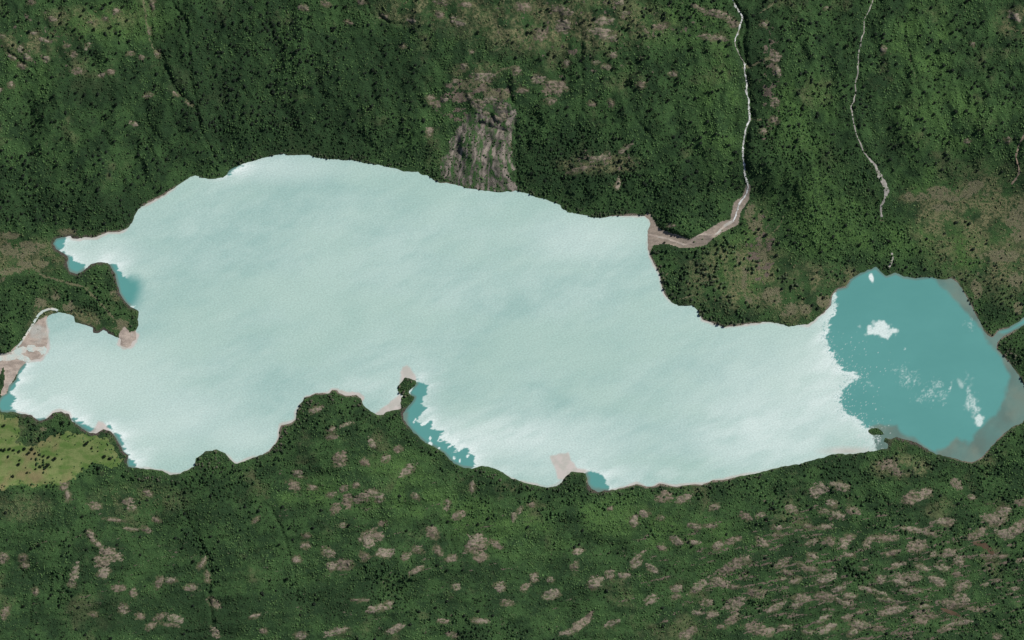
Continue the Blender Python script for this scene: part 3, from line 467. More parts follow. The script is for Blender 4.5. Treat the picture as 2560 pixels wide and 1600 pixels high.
# ------------------------------------------------------------------ the ground
ST = 2.3
def axis(a, b, lo, hi):
    c = list(np.arange(a, b + ST, ST)); s = ST; L = []; v = c[0]
    while v > lo: s *= 1.18; v -= s; L.append(v)
    R = []; s = ST; v = c[-1]
    while v < hi: s *= 1.18; v += s; R.append(v)
    return np.array(L[::-1] + c + R)
gx = axis(-50, 2610, -16000, 18000); gy = axis(-50, 1650, -16000, 17000)
VX, VY = np.meshgrid(gx, gy); H = height(VX, VY)
rock = np.zeros(VX.shape)
# small scattered bare patches that the larger outcrops do not cover
dns = np.zeros(VX.shape)
for (x, y, a, b, v) in [(2150,1450,560,230,.36),(1750,1450,260,180,.28),(1000,1400,420,200,.12),(300,1420,300,180,.13),(1500,60,260,140,.16),(1180,250,110,70,.55),(100,110,200,90,.10),(1925,230,30,170,.45),(2480,1290,120,60,.25),(1430,1530,250,90,.1),(700,1230,200,60,.08),(1900,620,40,120,.35),(1500,400,110,30,.3)]:
    dns = np.maximum(dns, v * (1 - sstep(.5, 1.15, np.sqrt(((VX - x) / a) ** 2 + ((VY - y) / b) ** 2))))
so = sample(SOUTH, VX, VY)
pn = fbm(VX, VY, 9, 70, 5, 3.4, .6, -.22, .65) * so + fbm(VX, VY, 12, 75, 4) * (1 - so)
rock = .8 * sstep(.30, .72, pn * .9 + dns * .9) * (dns > .01)
sd = sample(S_LAND, VX, VY)
bn = fbm(VX, VY, 40, 80, 3)
A_BEACH = gblobs([(250,590,110,25),(400,495,60,40),(1580,540,70,20),(1640,680,50,110),(1800,800,130,25),(2080,740,60,70),(2410,740,50,80),(2500,860,60,60),(2480,1130,110,60),(2560,1000,60,80),(700,1060,60,110),(830,980,100,20),(1700,1210,320,20),(1100,465,60,20)])
beach = (1 - sstep(1.0, 4.5, sd + bn * 4)) * np.maximum(sample(A_BEACH, VX, VY), .12)
mud = (1 - sstep(4, 11, sample(S_LAND, VX, VY) + fbm(VX, VY, 12, 83, 3) * 5)) * gblobs([(190,640,90,70),(290,740,60,90),(120,1050,80,30),(240,1075,60,30),(300,1120,30,50),(1495,1225,40,20),(2280,1105,60,25),(1020,1040,20,30),(260,820,60,30),(2430,740,60,80)])[0:1, 0:1] if False else None
A_MUD = gblobs([(190,640,90,70),(290,730,50,90),(120,1050,90,40),(240,1080,60,30),(300,1120,30,50),(1495,1225,40,20),(2280,1112,60,30),(260,815,60,35),(1012,1045,20,30)])
mud = (1 - sstep(3, 9, sd + fbm(VX, VY, 12, 83, 3) * 5)) * sample(A_MUD, VX, VY)
dry = sample(A_DRY, VX, VY); so_dry = np.where(VY > 1200, .45, 1.0)
attrs = dict(rock=rock, sand=beach * (1 - mud), mud=mud, dry=dry * so_dry * sstep(-.35, .3, fbm(VX, VY, 30, 86, 3)), lush=sample(A_LUSH, VX, VY) * sstep(-.5, .3, fbm(VX, VY, 40, 88, 3)), dark=sample(A_DARK, VX, VY))
ch = np.zeros(VX.shape)
for p, wd in (([(1185,255),(1177,270),(1150,293),(1137,333),(1116,365),(1103,400),(1098,440)],2.2),([(1165,290),(1150,330),(1136,370),(1120,410),(1112,452)],1.8),([(1150,300),(1143,341),(1129,400),(1122,440)],1.8),([(1200,250),(1208,312),(1198,344),(1188,397),(1180,440),(1178,465)],2.4),([(1194,280),(1176,340),(1168,400),(1160,465)],1.6),([(1215,300),(1206,350),(1198,420),(1196,474)],1.6),([(1248,300),(1240,345),(1226,410),(1222,474)],1.8),([(1230,320),(1222,350),(1212,397),(1207,470)],5),([(1290,270),(1270,304),(1256,352),(1254,397),(1264,432),(1284,476)],6.5),([(1280,330),(1276,400),(1288,440),(1291,478)],4),([(1165,330),(1155,380),(1150,430),(1148,462)],3),([(1240,350),(1235,420),(1238,476)],3)):
    ch = np.maximum(ch, 1 - sstep(wd * .5, wd * 1.5, segdist(p, VX + fbm(VX, VY, 18, 91, 4) * 8, VY)))
attrs['chute'] = ch * sstep(-.45, .1, fbm(VX, VY, 16, 98, 3)); attrs['tan'] = sample(A_TAN, VX, VY); attrs['halo'] = sample(A_HALO, VX, VY)
ny, nx = VX.shape; idx = np.arange(ny * nx).reshape(ny, nx)
Q = np.stack([idx[1:, :-1], idx[1:, 1:], idx[:-1, 1:], idx[:-1, :-1]], -1).reshape(-1, 4)
fcx = ((VX[1:, 1:] + VX[:-1, :-1]) / 2).ravel(); fcy = ((VY[1:, 1:] + VY[:-1, :-1]) / 2).ravel()
w1 = fbm(fcx, fcy, 14, 95, 3) * 5; land = sample(S_LAND, fcx, fcy)
cls = np.zeros(len(Q), int)
cls[(sample(S_MEAD, fcx, fcy) + w1 * 2.6 + 3 < 0) & (land > 4)] = 1
cls[(sample(S_SCREE, fcx, fcy) + w1 * 2.6 + fbm(fcx, fcy, 30, 97, 3) * 10 + 2 < 0) & (land > 0)] = 2
cls[(sample(S_GRAV, fcx, fcy) + w1 * .35 < 0) & (land > -6)] = 3
cls[(sample(S_DELTA, fcx, fcy) + w1 * .5 < 0) & (land > -6)] = 4
cls[sample(S_ISLET, fcx, fcy) < 9] = 5
co = np.stack([wx(VX).ravel(), wy(VY).ravel(), H.ravel()], -1)
fl = {k: v.ravel() for k, v in attrs.items()}
for k, nm, mt in ((0, 'hillside_terrain', 'ground'), (1, 'meadow', 'meadow'), (2, 'scree_terrain', 'scree'), (3, 'gravel_path_of_the_stream', 'gravel'), (4, 'river_delta', 'delta'), (5, 'islet', 'ground')):
    if nm.startswith('gravel'): nm = 'gravel_ground'
    c2, f2, a2 = compact(co, Q[cls == k], fl)
    if len(f2): tag(link(nm, mesh_np(nm, c2, f2, [MAT[mt]], a2, smooth=True)), kind='structure')

# ------------------------------------------------------------------ the lake
LS = 1.9
lx = np.arange(-60, 2662, LS); ly = np.arange(376, 1240, LS); LX, LY = np.meshgrid(lx, ly)
sl = sample(S_LAND, LX, LY)
wn = fbm(LX, LY, 16, 110, 5, 2.4, .8, -.45, .6)      # wind-drawn feathers run WSW-ENE
tl = sample(S_TEAL, LX, LY) + wn * 5 + fbm(LX, LY, 9, 114, 4, 4.0, .6, -.15) * 10 + fbm(LX, LY, 4, 116, 2) * 2.2
ragged = 1 - sstep(1980, 2080, LX) * 0
pale = sstep(-1.5, 2.5, tl)
mid = 1 - sstep(.8, 1.2, np.sqrt(((LX - 345) / 40) ** 2 + ((LY - 730) / 50) ** 2))   # soft edge by the west peninsula
pale = pale * (1 - mid) + mid * sstep(-6, 34, sample(S_TEAL, LX, LY) + wn * 8)
rgh = RNG.random(LX.shape)
e8 = sample(S_TEAL, LX, LY)
white = np.exp(-np.maximum(tl, 0) / 20) * (.45 + .55 * sstep(-.4, .5, fbm(LX, LY, 24, 120, 4, 2.2, .8, -.45)))  # painted glint is brightest next to the turquoise water
white *= 1 - mid * .6
# sun glint painted whiter, mostly along the southern side
sb = gblobs([(100,1010,110,40),(330,1110,90,60),(560,1150,60,14),(900,965,110,26),(1290,1180,120,22),(1560,1190,220,36),(1900,1090,260,110),(2050,960,90,150),(230,600,80,14),(290,660,50,24),(1250,1080,180,70)], .2)
sb2 = gblobs([(230,960,280,140),(1950,980,260,220),(1350,1110,330,80),(700,420,200,44),(1450,590,170,70),(250,640,130,50),(600,1090,140,60),(420,1050,200,110),(200,900,140,80)], .1)
white = white + .32 * sample(sb2, LX, LY)
white = np.clip(white + .34 * sample(sb, LX, LY) * sstep(-.6, .5, fbm(LX, LY, 26, 124, 4, 2.2, .8, -.4)), 0, 1)
def patch(cx, cy, a, b, rot, amp=.5, sc=9, seed=130):
    c, s = math.cos(rot), math.sin(rot); u = ((LX - cx) * c + (LY - cy) * s) / a; v = (-(LX - cx) * s + (LY - cy) * c) / b
    return 1 - np.sqrt(u * u + v * v) + fbm(LX, LY, sc, seed, 4) * amp
p1 = sstep(-.05, .45, patch(2200, 824, 40, 22, .05, .75, 12)) * .9; p2 = sstep(0, .4, patch(2178, 696, 7, 14, -.4))  # cloud-like sun glint painted as white patches on the turquoise
p3 = sstep(-.1, .9, patch(2432, 1010, 18, 56, -.22, 1.0, 11)) * .6 * sstep(-.9, .3, fbm(LX, LY, 3, 147, 2)); p3b = sstep(0, .5, patch(2449, 1052, 15, 18, .3)) * .8
p3c = sstep(-.1, .7, patch(2402, 960, 8, 14, -.5)) * .4
wsp = np.zeros(LX.shape)
for (x, y, a, b, r, s) in ((2268,942,20,32,-.6,.5),(2330,985,26,20,0,.45),(2352,996,14,16,0,.45),(2300,996,22,9,0,.35),(2376,967,4,16,.3,.7),(2426,812,12,14,0,.35),(2172,960,8,6,0,.5),(2290,950,14,14,0,.3),(2345,960,14,14,0,.35),(2262,872,2.6,3.4,0,1.0)):
    wsp = np.maximum(wsp, s * sstep(-.1, .9, patch(x, y, a, b, r, 1.5, 6, 136)) * sstep(-.35, .35, fbm(LX, LY, 2.6, 139, 2)))
p_s = np.zeros(LX.shape)
for (x, y, a, b, r) in ((1062,1058,13,4,-.5),(1077,1110,5,9,-.3),(1136,1108,16,5,-.6),(1110,1090,16,6,-.5),(1135,1145,4,4,0),(1150,1152,3,5,0),(1038,1049,2,4,.3),(1153,1120,14,7,-.4),(1097,1120,3,3,0),(1075,1096,4,5,0),(1034,1056,3,3,0),(150,1038,26,5,.15),(330,768,9,5,-.4),(1168,1140,5,4,-.6)):
    p_s = np.maximum(p_s, sstep(0, .3, patch(x, y, a, b, r, .8, 4, 140)))
extra = np.maximum.reduce([p1, p2, p3, p3b, p3c, wsp, p_s]); east = LX > 2060
pale = np.clip(np.maximum(pale, extra), 0, 1)
pale *= 1 - .75 * ((tl > 0) & (tl < 12) & (rgh < .16) & (LX > 2040) & (LX < 2190))
white = np.clip(white + extra * .5, 0, 1)
spk = np.zeros(LX.shape)
zone = np.exp(-np.abs(e8) / 16) * (LX > 2030) * (LX < 2230) * (LY > 830) * (LY < 1130)
spk = ((rgh < .22 * zone) | ((rgh < .012) & (LX > 2075) & (LX < 2215) & (LY > 840) & (LY < 1060)) | ((rgh < .45) & (np.hypot((LX - 2172) / 30, (LY - 1098) / 34) < 1) & (fbm(LX, LY, 8, 150, 3) > -.1))) * RNG.random(LX.shape)
sh = (1 - sstep(-7, 5, sample(S_SHAL, LX, LY) + fbm(LX, LY, 26, 152, 4) * 8)) * (.85 + .25 * fbm(LX, LY, 40, 149, 4))
shore_sh = (1 - sstep(2, 7, -sl)) * .7
sh = np.clip(np.maximum(sh, shore_sh * (pale < .3)), 0, 1)
sandy = 1 - sstep(-3, 3, sample(S_SANDY, LX, LY) + fbm(LX, LY, 14, 155, 3) * 4)
edge = (1 - sstep(1.5, 6.5, -sl + fbm(LX, LY, 30, 158, 3) * 5)) * .75 * np.maximum(gblobs([(250,590,110,30),(400,495,60,40),(1590,540,60,20),(1640,690,50,120),(1800,805,150,30),(2050,800,60,30),(700,1060,60,110),(830,980,110,26),(1700,1205,360,40),(1300,1200,80,26),(100,1030,120,26),(220,1070,60,30),(420,1180,100,20),(600,1150,60,20)])[((LY-Y0)/RS).astype(int),((LX-X0)/RS).astype(int)], .08)
sandy = np.clip(np.maximum(sandy * .9, edge * sstep(.3, .8, pale)), 0, 1)
glow = np.clip(1 - np.hypot((LX - 2120) / 90, (LY - 1128) / 16), 0, 1) * .8
sandy = np.maximum(sandy, glow * sstep(.3, .8, pale))
tone = .5 + .85 * fbm(LX, LY, 120, 160, 5, 2.2, .8, -.42) + .42 * fbm(LX, LY, 22, 166, 3, 2.2, .8, -.42) + .22 * fbm(LX, LY, 4, 170, 2) + .12 * sstep(1100, 2000, LX)
for (x, y, a, b, v) in ((890,785,50,36,.3),(860,830,70,60,.12),(1400,975,90,40,.28),(630,600,60,30,.22),(1390,1000,60,40,.15),(1450,840,80,40,.12),(480,800,150,60,.1),(1610,1062,30,20,.2),(400,925,30,26,.25),(520,960,40,30,.2),(360,560,40,24,.2),(1180,950,60,30,.12),(610,770,90,30,.1)):
    tone -= v * (1 - sstep(.3, 1.1, np.sqrt(((LX - x) / a) ** 2 + ((LY - y) / b) ** 2) + .4 * fbm(LX, LY, 20, 172, 3)))
la = dict(pale=pale, white=white, shallow=sh, sandy=sandy, tone=np.clip(tone, 0, 1), speck=spk)
ny, nx = LX.shape; idx = np.arange(ny * nx).reshape(ny, nx)
Q = np.stack([idx[1:, :-1], idx[1:, 1:], idx[:-1, 1:], idx[:-1, :-1]], -1)
Q = Q[(sl[1:, 1:] < 9)].reshape(-1, 4)
c2, f2, a2 = compact(np.stack([wx(LX).ravel(), wy(LY).ravel(), np.zeros(LX.size)], -1), Q, {k: v.ravel() for k, v in la.items()})
tag(link('lake_water', mesh_np('lake_water', c2, f2, [MAT['water']], a2, smooth=True)), kind='structure')

# ------------------------------------------------------------------ rivers and streams: ribbons that follow the ground
def ribbon(name, pts, hw, mat, lift=.5, wob=.5, z=None, label=None):
    P = [Vector((a, b)) for a, b in pts]; out = []
    for i in range(len(P) - 1):
        L = (P[i + 1] - P[i]).length; n = max(1, int(L / 2.5))
        for k in range(n): out.append(P[i].lerp(P[i + 1], k / n))
    out.append(P[-1]); n = len(out); a = np.array([[v.x, v.y] for v in out])
    for _ in range(3): a[1:-1] = (a[:-2] + 2 * a[1:-1] + a[2:]) / 4
    t = np.gradient(a, axis=0); t /= np.linalg.norm(t, axis=1)[:, None] + 1e-9; nn = np.stack([-t[:, 1], t[:, 0]], -1)
    s = np.arange(n); w_ = (hw if np.ndim(hw) else np.full(n, hw)) if not callable(hw) else hw(s / n)
    w_ = np.maximum(w_ * (1 + wob * 1.3 * fbm(a[:, 0], a[:, 1], 6, 180, 3)), .35)
    off = fbm(a[:, 0], a[:, 1], 12, 184, 2) * wob * 2
    a = a + nn * off[:, None]
    rows = []
    for k in (-1, -.4, .4, 1):
        p = a + nn * (w_ * k)[:, None]
        zz = gz(p[:, 0], p[:, 1]); rows.append(np.stack([p[:, 0], p[:, 1], zz], -1))
    zc = np.maximum.reduce([r[:, 2] for r in rows[1:3]]) + lift
    co = []
    for k, r in enumerate(rows):
        zz = (zc if z is None else np.full(n, z)) - (0.15 if k in (0, 3) else 0)
        co.append(np.stack([wx(r[:, 0]), wy(r[:, 1]), zz], -1))
    co = np.concatenate(co); f = []
    for k in range(3):
        for i in range(n - 1): f.append((k * n + i, k * n + i + 1, (k + 1) * n + i + 1, (k + 1) * n + i))
    return tag(link(name, mesh_np(name, co, np.array(f)[:, ::-1], [mat], smooth=True)), label, kind='structure')
for (lab, pts, hw), m in zip(STREAMS, ('foam', 'chalk', 'foam', 'chalk', 'tan')):
    ribbon('stream', pts, hw, MAT[m], lift=1.2, wob=.9)
ribbon('stream', [(2169,397),(2180,408),(2187,418),(2193,436),(2203,452),(2213,468),(2215,482),(2209,500),(2202,514),(2200,524),(2203,543)], lambda t: 2.2 + 3.4 * np.exp(-((t - .4) / .25) ** 2), MAT['chalk'], lift=1.5, wob=.8)
ribbon('stream', [(2229,632),(2232,645),(2226,660),(2221,672)], 2.2, MAT['chalk'], lift=1.5)
ribbon('stream', [(1834,552),(1826,557),(1814,561),(1801,575),(1788,588),(1775,588),(1761,585),(1748,586),(1738,594),(1727,606),(1712,612),(1690,604),(1665,596),(1640,590),(1618,586)], lambda t: 3.4 - 1.2 * t, MAT['delta'], lift=.4, wob=.6)
ribbon('river', [(-60,898),(-20,897),(0,896),(22,894),(44,890),(62,896),(80,906),(90,912)], lambda t: 9 - 3 * t, MAT['silt'], wob=.35, lift=.3)
ribbon('river', [(30,886),(52,876),(72,870),(96,872),(118,880),(126,884)], lambda t: 5.5 + 2 * t, MAT['silt'], wob=.7, lift=.3)
ribbon('river', [(40,872),(56,850),(72,826),(84,806),(96,788),(108,778),(124,772),(138,773),(147,778)], 2.8, MAT['silt'], wob=.3, lift=.5)

MAT['peat'] = simple_mat('peaty_water', (.105, .070, .045), (.085, .062, .040), .03, .4, .1)
ribbon('pond', [(2430,1356),(2444,1358),(2460,1365),(2474,1376),(2482,1384)], lambda t: 2 + 6.5 * np.sin(np.clip(t * 3.1, 0, 3.1)), MAT['peat'], lift=.9, wob=.25)
ribbon('pond', [(2348,1519),(2362,1524),(2378,1531),(2398,1538)], lambda t: 1.5 + 4.5 * np.sin(np.clip(t * 3.1, 0, 3.1)), MAT['peat'], lift=.9, wob=.25)
# ------------------------------------------------------------------ zones used to tell look-alikes apart in their labels
ZONES = [('on the far northwest slope', 130, 60), ('on the slope west of the left gully', 290, 90), ('above the western inlet', 150, 480), ('on the middle of the northwest slope', 180, 260), ('just west of the gully fork', 400, 250),
 ('between the two northwest gullies', 450, 120), ('in the forest north of the lake top', 720, 260), ('near the top cliff ledges', 960, 60), ('above the scree slide', 1180, 110), ('around the head of the scree', 1220, 260), ('on the open shoulder at the top', 1420, 60), ('below the open shoulder', 1360, 200),
 ('on the green slope west of the gorge', 1600, 150), ('along the west rim of the gorge', 1780, 230), ('by the top of the gorge', 1800, 50), ('above the forest east of the scree', 1520, 300), ('in the forest east of the scree', 1480, 440), ('east of the gorge', 1960, 120), ('between the gorge and the brook', 2010, 250), ('beside the winding brook', 2130, 130),
 ('east of the winding brook', 2250, 150), ('in the top right corner', 2480, 60), ('on the upper right slope', 2440, 180), ('on the lower right slope', 2420, 320), ('on the slope right of the brook', 2260, 330), ('left of the brook bend', 2040, 350), ('by the gravel fan', 1860, 580), ('on the flat beside the turquoise basin', 1990, 720), ('north of the turquoise basin', 2180, 620),
 ('on the pasture by the southwest shore', 60, 1110), ('south of the pasture', 120, 1180), ('on the far southwest slope', 60, 1400), ('on the slope below the pasture', 250, 1280), ('on the pale southwest ridge', 270, 1400), ('near the lower left wooded gully', 480, 1350), ('in the lower left corner', 200, 1520), ('along the bottom left edge', 450, 1540), ('east of the lower left gully', 720, 1360), ('on the wooded headland', 850, 1080),
 ('south of the headland', 860, 1220), ('on the central south slope', 940, 1370), ('along the bottom centre', 960, 1540), ('above the tear-shaped bay', 1080, 1220), ('on the middle south slope', 1200, 1370), ('below the central south slope', 1250, 1500), ('south of the small turquoise pool', 1450, 1320), ('right of the bottom centre', 1500, 1540), ('on the ribbed slope at centre right', 1640, 1400), ('south of the long pale shore', 1740, 1260),
 ('on the ribbed slope west side', 1830, 1420), ('near the bottom right of centre', 1840, 1540), ('behind the islet shore', 2120, 1220), ('on the upper ribbed slope', 2080, 1320), ('around the dark wooded knoll', 2140, 1430), ('on the middle ribbed slope', 2300, 1370), ('on the lower ribbed slope', 2080, 1550), ('near the small brown ponds', 2340, 1520), ('in the lower right corner', 2480, 1500), ('on the right edge of the south slope', 2500, 1310), ('on the small western peninsula', 250, 740), ('beside the dark wood in the south', 2260, 1450), ('near the tall right shore', 2300, 1180), ('on the wooded cape', 1740, 700)]
def zone_of(x, y): return min(range(len(ZONES)), key=lambda i: (x - ZONES[i][1]) ** 2 + (y - ZONES[i][2]) ** 2)
ORD = 'first second third fourth fifth sixth seventh eighth ninth tenth eleventh twelfth thirteenth fourteenth fifteenth sixteenth seventeenth eighteenth nineteenth twentieth'.split()
def ordn(i, n):
    if n == 1: return None
    if i == 0: return 'leftmost'
    if i == n - 1: return 'rightmost'
    return (ORD[i] if i < 20 else 'twenty-' + ORD[i - 20]) + ' from the left'

# ------------------------------------------------------------------ bare rock outcrops: each a low dome of rock of its own
rocks = []
for blk in ROCKS.strip().split('\n'):
    for r in blk.split(';'):
        v = [float(a) for a in r.split(',')]
        if v[2] > 1.5: rocks.append(v)
SHAD = np.zeros(RX.shape, bool)      # where rock stands, no scrub
def rock_object(i, r):
    x0, y0, a, b, deg = r; seed = 200 + (i % 40) * 3
    th = math.radians(deg); c, s = math.cos(th), math.sin(th); R = max(a, b) * 1.5; st = 1.35 if R < 20 else 1.8
    ax = np.arange(x0 - R, x0 + R, st); ay = np.arange(y0 - R, y0 + R, st); x, y = np.meshgrid(ax, ay)
    u = ((x - x0) * c + (y - y0) * s) / a; v = (-(x - x0) * s + (y - y0) * c) / b
    m = 1 - np.sqrt(u * u + v * v) + fbm(x + i * 37, y - i * 11, 6.0, 210, 5, 1.9, .7, -.2, .8) * 1.35 + .12
    lim = sstep(1.0, 1.25, np.maximum(np.abs(x - x0), np.abs(y - y0)) / R * 1.25); m = m - lim
    keep = m > 0
    top = (.9 + .05 * min(a, b)) * np.clip(m * 1.7, 0, 1) ** .7 * (1 + .8 * fbm(x, y, 4.0, 230, 2)) * 3.2
    z = sample(HGT, x, y) - .6 + top
    gu = sample(GUL, x, y); keep &= gu < 7
    idx = np.arange(x.size).reshape(x.shape)
    kf = keep[1:, 1:].astype(int) + keep[:-1, :-1] + keep[1:, :-1] + keep[:-1, 1:]
    q = np.stack([idx[1:, :-1], idx[1:, 1:], idx[:-1, 1:], idx[:-1, :-1]], -1)[kf >= 2].reshape(-1, 4)
    if len(q) < 4: return None
    co = np.stack([wx(x).ravel() - wx(x0), wy(y).ravel() - wy(y0), z.ravel()], -1)
    zb = float(sample(HGT, np.array([x0]), np.array([y0]))[0]); co[:, 2] -= zb
    c2, f2, _ = compact(co, q, {})
    jx = ((x[keep] - X0) / RS).round().astype(int); jy = ((y[keep] - Y0) / RS).round().astype(int)
    SHAD[jy.clip(0, SHAD.shape[0] - 1), jx.clip(0, SHAD.shape[1] - 1)] = True
    return link('rock_outcrop', mesh_np('rock_outcrop', c2, f2, [MAT['rock']], smooth=True), (wx(x0), wy(y0), zb))
byz = {}
for i, r in enumerate(rocks):
    o = rock_object(i, r)
    if o is None: continue
    byz.setdefault(zone_of(r[0], r[1]), []).append((r, o))
def rock_word(r):
    a, b = max(r[2], r[3]), min(r[2], r[3])
    if a > 2.4 * b: return 'long narrow'
    return 'large' if a * b > 220 else 'small' if a * b < 70 else 'medium'
for z, L in byz.items():
    sub = {}
    for r, o in L: sub.setdefault(rock_word(r), []).append((r[0], o))
    for wd, LL in sub.items():
        LL.sort(key=lambda t: t[0])
        for k, (x, o) in enumerate(LL):
            q = ordn(k, len(LL)); t = f'{wd} bare rock outcrop {ZONES[z][0]}' if q is None else f'{wd} bare rock {ZONES[z][0]}, {q}'
            tag(o, t, 'rock outcrop', 'bare rock outcrops on the slopes')

# ------------------------------------------------------------------ trees
def tree_mesh(k):
    R = random.Random(50 + k); cs, fs, mi = [], [], []
    def ring(cx, cy, z, r, n, ph=0): 
        b = len(cs)
        for i in range(n):
            a = 2 * PI * i / n + ph; cs.append((cx + r * math.cos(a), cy + r * math.sin(a), z))
        return b
    def tube(p, q, r0, r1, n=6):
        a = ring(p[0], p[1], p[2], r0, n); b = ring(q[0], q[1], q[2], r1, n)
        for i in range(n): fs.append((a + i, a + (i + 1) % n, b + (i + 1) % n, b + i)); mi.append(1)
    tube((0, 0, -.5), (0, 0, .5), .05, .035)
    for j in range(5):
        a = 2 * PI * j / 5 + R.random(); tube((0, 0, .25 + .06 * j), (.5 * math.cos(a), .5 * math.sin(a), .55 + .07 * j), .025, .008, 4)
    # crown: leaf clumps spread through the volume
    clumps = [(0, 0, .75, .42)] + [(.5 * math.cos(a) * R.uniform(.7, 1.2), .5 * math.sin(a) * R.uniform(.7, 1.2), R.uniform(.45, .85), R.uniform(.28, .42)) for a in [2 * PI * j / 7 + R.uniform(-.3, .3) for j in range(7)]]
    for (cx, cy, cz, cr) in clumps:
        for _ in range(46):
            th = R.uniform(0, 2 * PI); u = R.uniform(-.7, 1); rr = cr * R.uniform(.7, 1.05); q = math.sqrt(1 - u * u)
            p = Vector((cx + rr * q * math.cos(th), cy + rr * q * math.sin(th), cz + rr * u * .9))
            nrm = Vector((q * math.cos(th), q * math.sin(th), u)) + Vector((R.uniform(-.5, .5), R.uniform(-.5, .5), R.uniform(-.2, .6))); nrm.normalize()
            t = nrm.cross(Vector((R.random(), R.random(), R.random() + .1))).normalized(); b2 = nrm.cross(t); s = R.uniform(.08, .15); b = len(cs)
            for (e, f) in ((1, .2), (.1, 1), (-1, .1), (-.1, -1)): cs.append(tuple(p + t * (s * e) + b2 * (s * f)))
            fs.append((b, b + 1, b + 2, b + 3)); mi.append(0)
    return mesh_np('tree', np.array(cs), np.array(fs), [MAT['dark'], MAT['bark']], matidx=mi)
PI = math.pi
TM = [tree_mesh(k) for k in range(8)]
seen = []
for (x, y) in LONE:
    if all((x - a) ** 2 + (y - b) ** 2 > 14 for a, b in seen) and sample(S_LAND, np.array([x]), np.array([y]))[0] > 2: seen.append((x, y))
kept, rest = seen[:], []
if len(kept) > 300:
    order = sorted(range(len(seen)), key=lambda i: (i * 2654435761) % 4294967296)
    kept = [seen[i] for i in order[:300]]; rest = [seen[i] for i in order[300:]]
byz = {}
for (x, y) in kept:
    rr = random.uniform(6.0, 10.5); big = rr > 8.6
    o = link('tree', random.choice(TM), (wx(x), wy(y), float(gz(x, y))))
    o.scale = (rr * random.uniform(.9, 1.1), rr * random.uniform(.9, 1.1), rr * random.uniform(1.3, 1.8)); o.rotation_euler = (0, 0, random.uniform(0, 6.28))
    byz.setdefault((zone_of(x, y), big), []).append((x, o))
for (z, big), L in byz.items():
    L.sort(key=lambda t: t[0])
    for k, (x, o) in enumerate(L):
        q = ordn(k, len(L)); wd = 'broad dark tree' if big else 'smaller dark tree'
        tag(o, f'{wd} standing alone {ZONES[z][0]}' if q is None else f'{wd} {ZONES[z][0]}, {q}', 'tree', 'lone dark trees on the slopes')

# ------------------------------------------------------------------ masses of trees and scrub, each one mesh of small leafy mounds
def dome(nseg, rings):
    v = []; f = []
    for k, (r, z) in enumerate(rings):
        for i in range(nseg):
            a = 2 * PI * (i + .5 * (k % 2)) / nseg; v.append((r * math.cos(a), r * math.sin(a), z))
    v.append((0, 0, 1.0)); top = len(v) - 1
    for k in range(len(rings) - 1):
        for i in range(nseg):
            a, b = k * nseg + i, k * nseg + (i + 1) % nseg; c, d = a + nseg, b + nseg
            f += [(a, b, c), (b, d, c)]
    k = (len(rings) - 1) * nseg
    for i in range(nseg): f.append((k + i, k + (i + 1) % nseg, top))
    return np.array(v), np.array(f)
def mass(name, x, y, r, h, tint, dryv, tmpl, mat, label, cat, jit=.22, kind='stuff'):
    v, f = tmpl; n = len(x); rng = np.random.default_rng(len(x))
    an = rng.random(n) * 6.28; ca, sa = np.cos(an), np.sin(an)
    V = v[None] * (1 + (rng.random((n, len(v), 3)) - .5) * 2 * jit)
    ex = .8 + .4 * rng.random(n)
    X = (V[..., 0] * ca[:, None] - V[..., 1] * sa[:, None]) * (r * ex)[:, None] + wx(x)[:, None]
    Y = (V[..., 0] * sa[:, None] + V[..., 1] * ca[:, None]) * (r / ex)[:, None] + wy(y)[:, None]
    Z = V[..., 2] * h[:, None] + gz(x, y)[:, None] - .3
    co = np.stack([X, Y, Z], -1).reshape(-1, 3)
    F = (f[None] + (np.arange(n) * len(v))[:, None, None]).reshape(-1, 3)
    at = dict(tint=np.repeat(tint, len(v)), dryness=np.repeat(dryv, len(v)))
    return tag(link(name, mesh_np(name, co, F, [mat], at)), label, cat, kind=kind)
D_TREE = dome(6, [(.75, .1), (1.0, .5), (.62, .85)])
D_BUSH = dome(5, [(1.0, -.1), (.72, .6)])
# forest density raster
FD = np.zeros(RX.shape); FR = np.full(RX.shape, 5.0)
for (p, dn, rad) in FOREST:
    d = sdf([p]) + fbm(RX, RY, 26, 300, 4) * 16
    k = dn * (1 - sstep(-7, 3, d)); m = k > FD; FD[m] = k[m]; FR[m] = rad
BARE = (S_GRAV < 1) | (S_DELTA < 1)
FD *= 1 - .75 * A_TAN; FD *= 1 - .85 * (S_SCREE < 0); FD[BARE] = 0
def scatter(n, dens, lo):
    x = RNG.uniform(-40, 2600, n); y = RNG.uniform(-40, 1640, n)
    k = RNG.random(n) < dens(x, y)
    x, y = x[k], y[k]; k = (shore(x, y) > lo) & ((sample(SHAD.astype(float), x, y) < .4) | (RNG.random(len(x)) < .28))
    return x[k], y[k]
AREA = 2640 * 1680
nmax = int(AREA / 100 * 1.8)
clear = np.exp(-np.maximum(GUL, 0) * 0)
x, y = scatter(nmax, lambda x, y: sample(FD, x, y) / 1.8 * np.clip(.75 + 1.9 * fbm(x, y, 17, 305, 4), .03, 1), 1.2)
rad = sample(FR, x, y) * RNG.uniform(.6, 1.3, len(x))
cl = fbm(x, y, 22, 308, 3)
greyshore = 1 - sstep(6, 22, sample(S_LAND, x, y) + 6 * fbm(x, y, 12, 309, 2))
tint = np.clip(.20 + .5 * cl + .45 * (RNG.random(len(x)) - .5) + .5 * sample(A_LUSH, x, y), 0, 1)
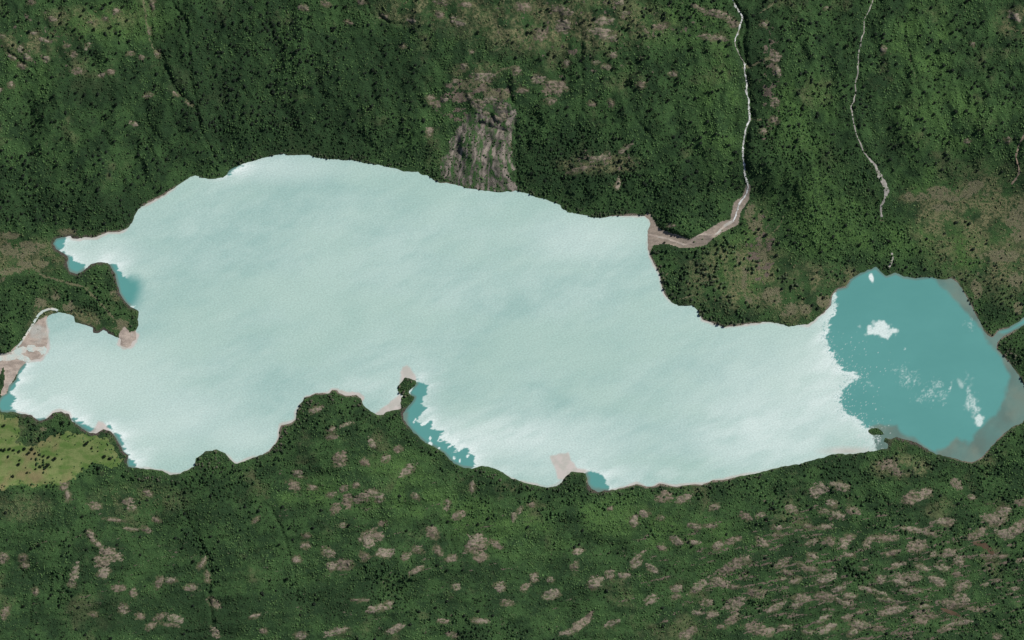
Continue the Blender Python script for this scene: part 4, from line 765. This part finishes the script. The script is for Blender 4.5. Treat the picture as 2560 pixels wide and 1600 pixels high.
mass('forest', x, y, rad, rad * RNG.uniform(1.3, 2.6, len(x)), tint, np.clip(greyshore * .3 + .25 * sample(A_DRY, x, y) + .75 * sample(A_GREY, x, y) * RNG.random(len(x)), 0, .95), D_TREE, MAT['canopy'], 'dense green forest canopy along the shores and valley floors', 'forest')
# scattered dark trees beyond the 300 single ones
xs, ys = [np.array([a for a, b in rest])] if rest else [np.zeros(0)], [np.array([b for a, b in rest])] if rest else [np.zeros(0)]
for (a, b, c, d, dn) in DOTS:
    n = int((c - a) * (d - b) / 1000 * dn); px = RNG.uniform(a, c, n); py = RNG.uniform(b, d, n)
    k = (fbm(px, py, 45, 312, 3) > -.25 - .2 * RNG.random(n)) & (shore(px, py) > 3) & (sample(SHAD.astype(float), px, py) < .4) & (sample(np.minimum(S_GRAV, S_DELTA), px, py) > 0); xs.append(px[k]); ys.append(py[k])
x = np.concatenate(xs); y = np.concatenate(ys); rad = 3.4 + 5.4 * RNG.random(len(x)) ** 1.6 
mass('scattered_trees', x, y, rad, rad * RNG.uniform(1.2, 2.0, len(x)), RNG.random(len(x)) * .12 - .0, np.zeros(len(x)), D_TREE, MAT['dark'], 'countless small dark trees dotted over the slopes', 'scattered trees')
# low scrub everywhere on the slopes
bare = np.where(S_MEAD < -14, .03 + .7 * sstep(.12, .4, fbm(RX, RY, 26, 430, 4)), np.where(S_MEAD < -4, .35, np.where(S_MEAD < 3, .7, 1.0))) * np.where(S_SCREE < 0, .42, 1.0); bare[BARE] = .012
SD = bare * (1 - .75 * A_DRY * (RY < 1200)) * (1 - .6 * A_TAN) * (1 - .5 * A_HALO)
x, y = scatter(int(AREA / 100 * 5.2), lambda x, y: sample(SD, x, y) * np.clip(.62 + .9 * fbm(x, y, 20, 315, 4), .2, 1), 2.0)
rad = 2.0 + 3.4 * RNG.random(len(x)) ** 1.8; tint = np.clip(.36 + .8 * fbm(x, y, 34, 318, 4) + .42 * (RNG.random(len(x)) - .5) + .5 * fbm(x, y, 110, 322, 3) + .35 * sample(A_LUSH, x, y) - .35 * sample(A_DARK, x, y), 0, 1)
mass('scrub', x, y, rad, rad * RNG.uniform(.7, 2.0, len(x)), tint, np.clip(sample(A_DRY, x, y) * .55 * np.where(y > 1200, .4, 1) + .1 * RNG.random(len(x)), 0, 1), D_BUSH, MAT['scrub'], 'low green scrub covering the slopes around the lake', 'scrub')
print('trees', len(kept), 'rest', len(rest), 'scrub', len(x), 'rocks', sum(1 for o in bpy.data.objects if o.name.startswith('rock_outcrop')))
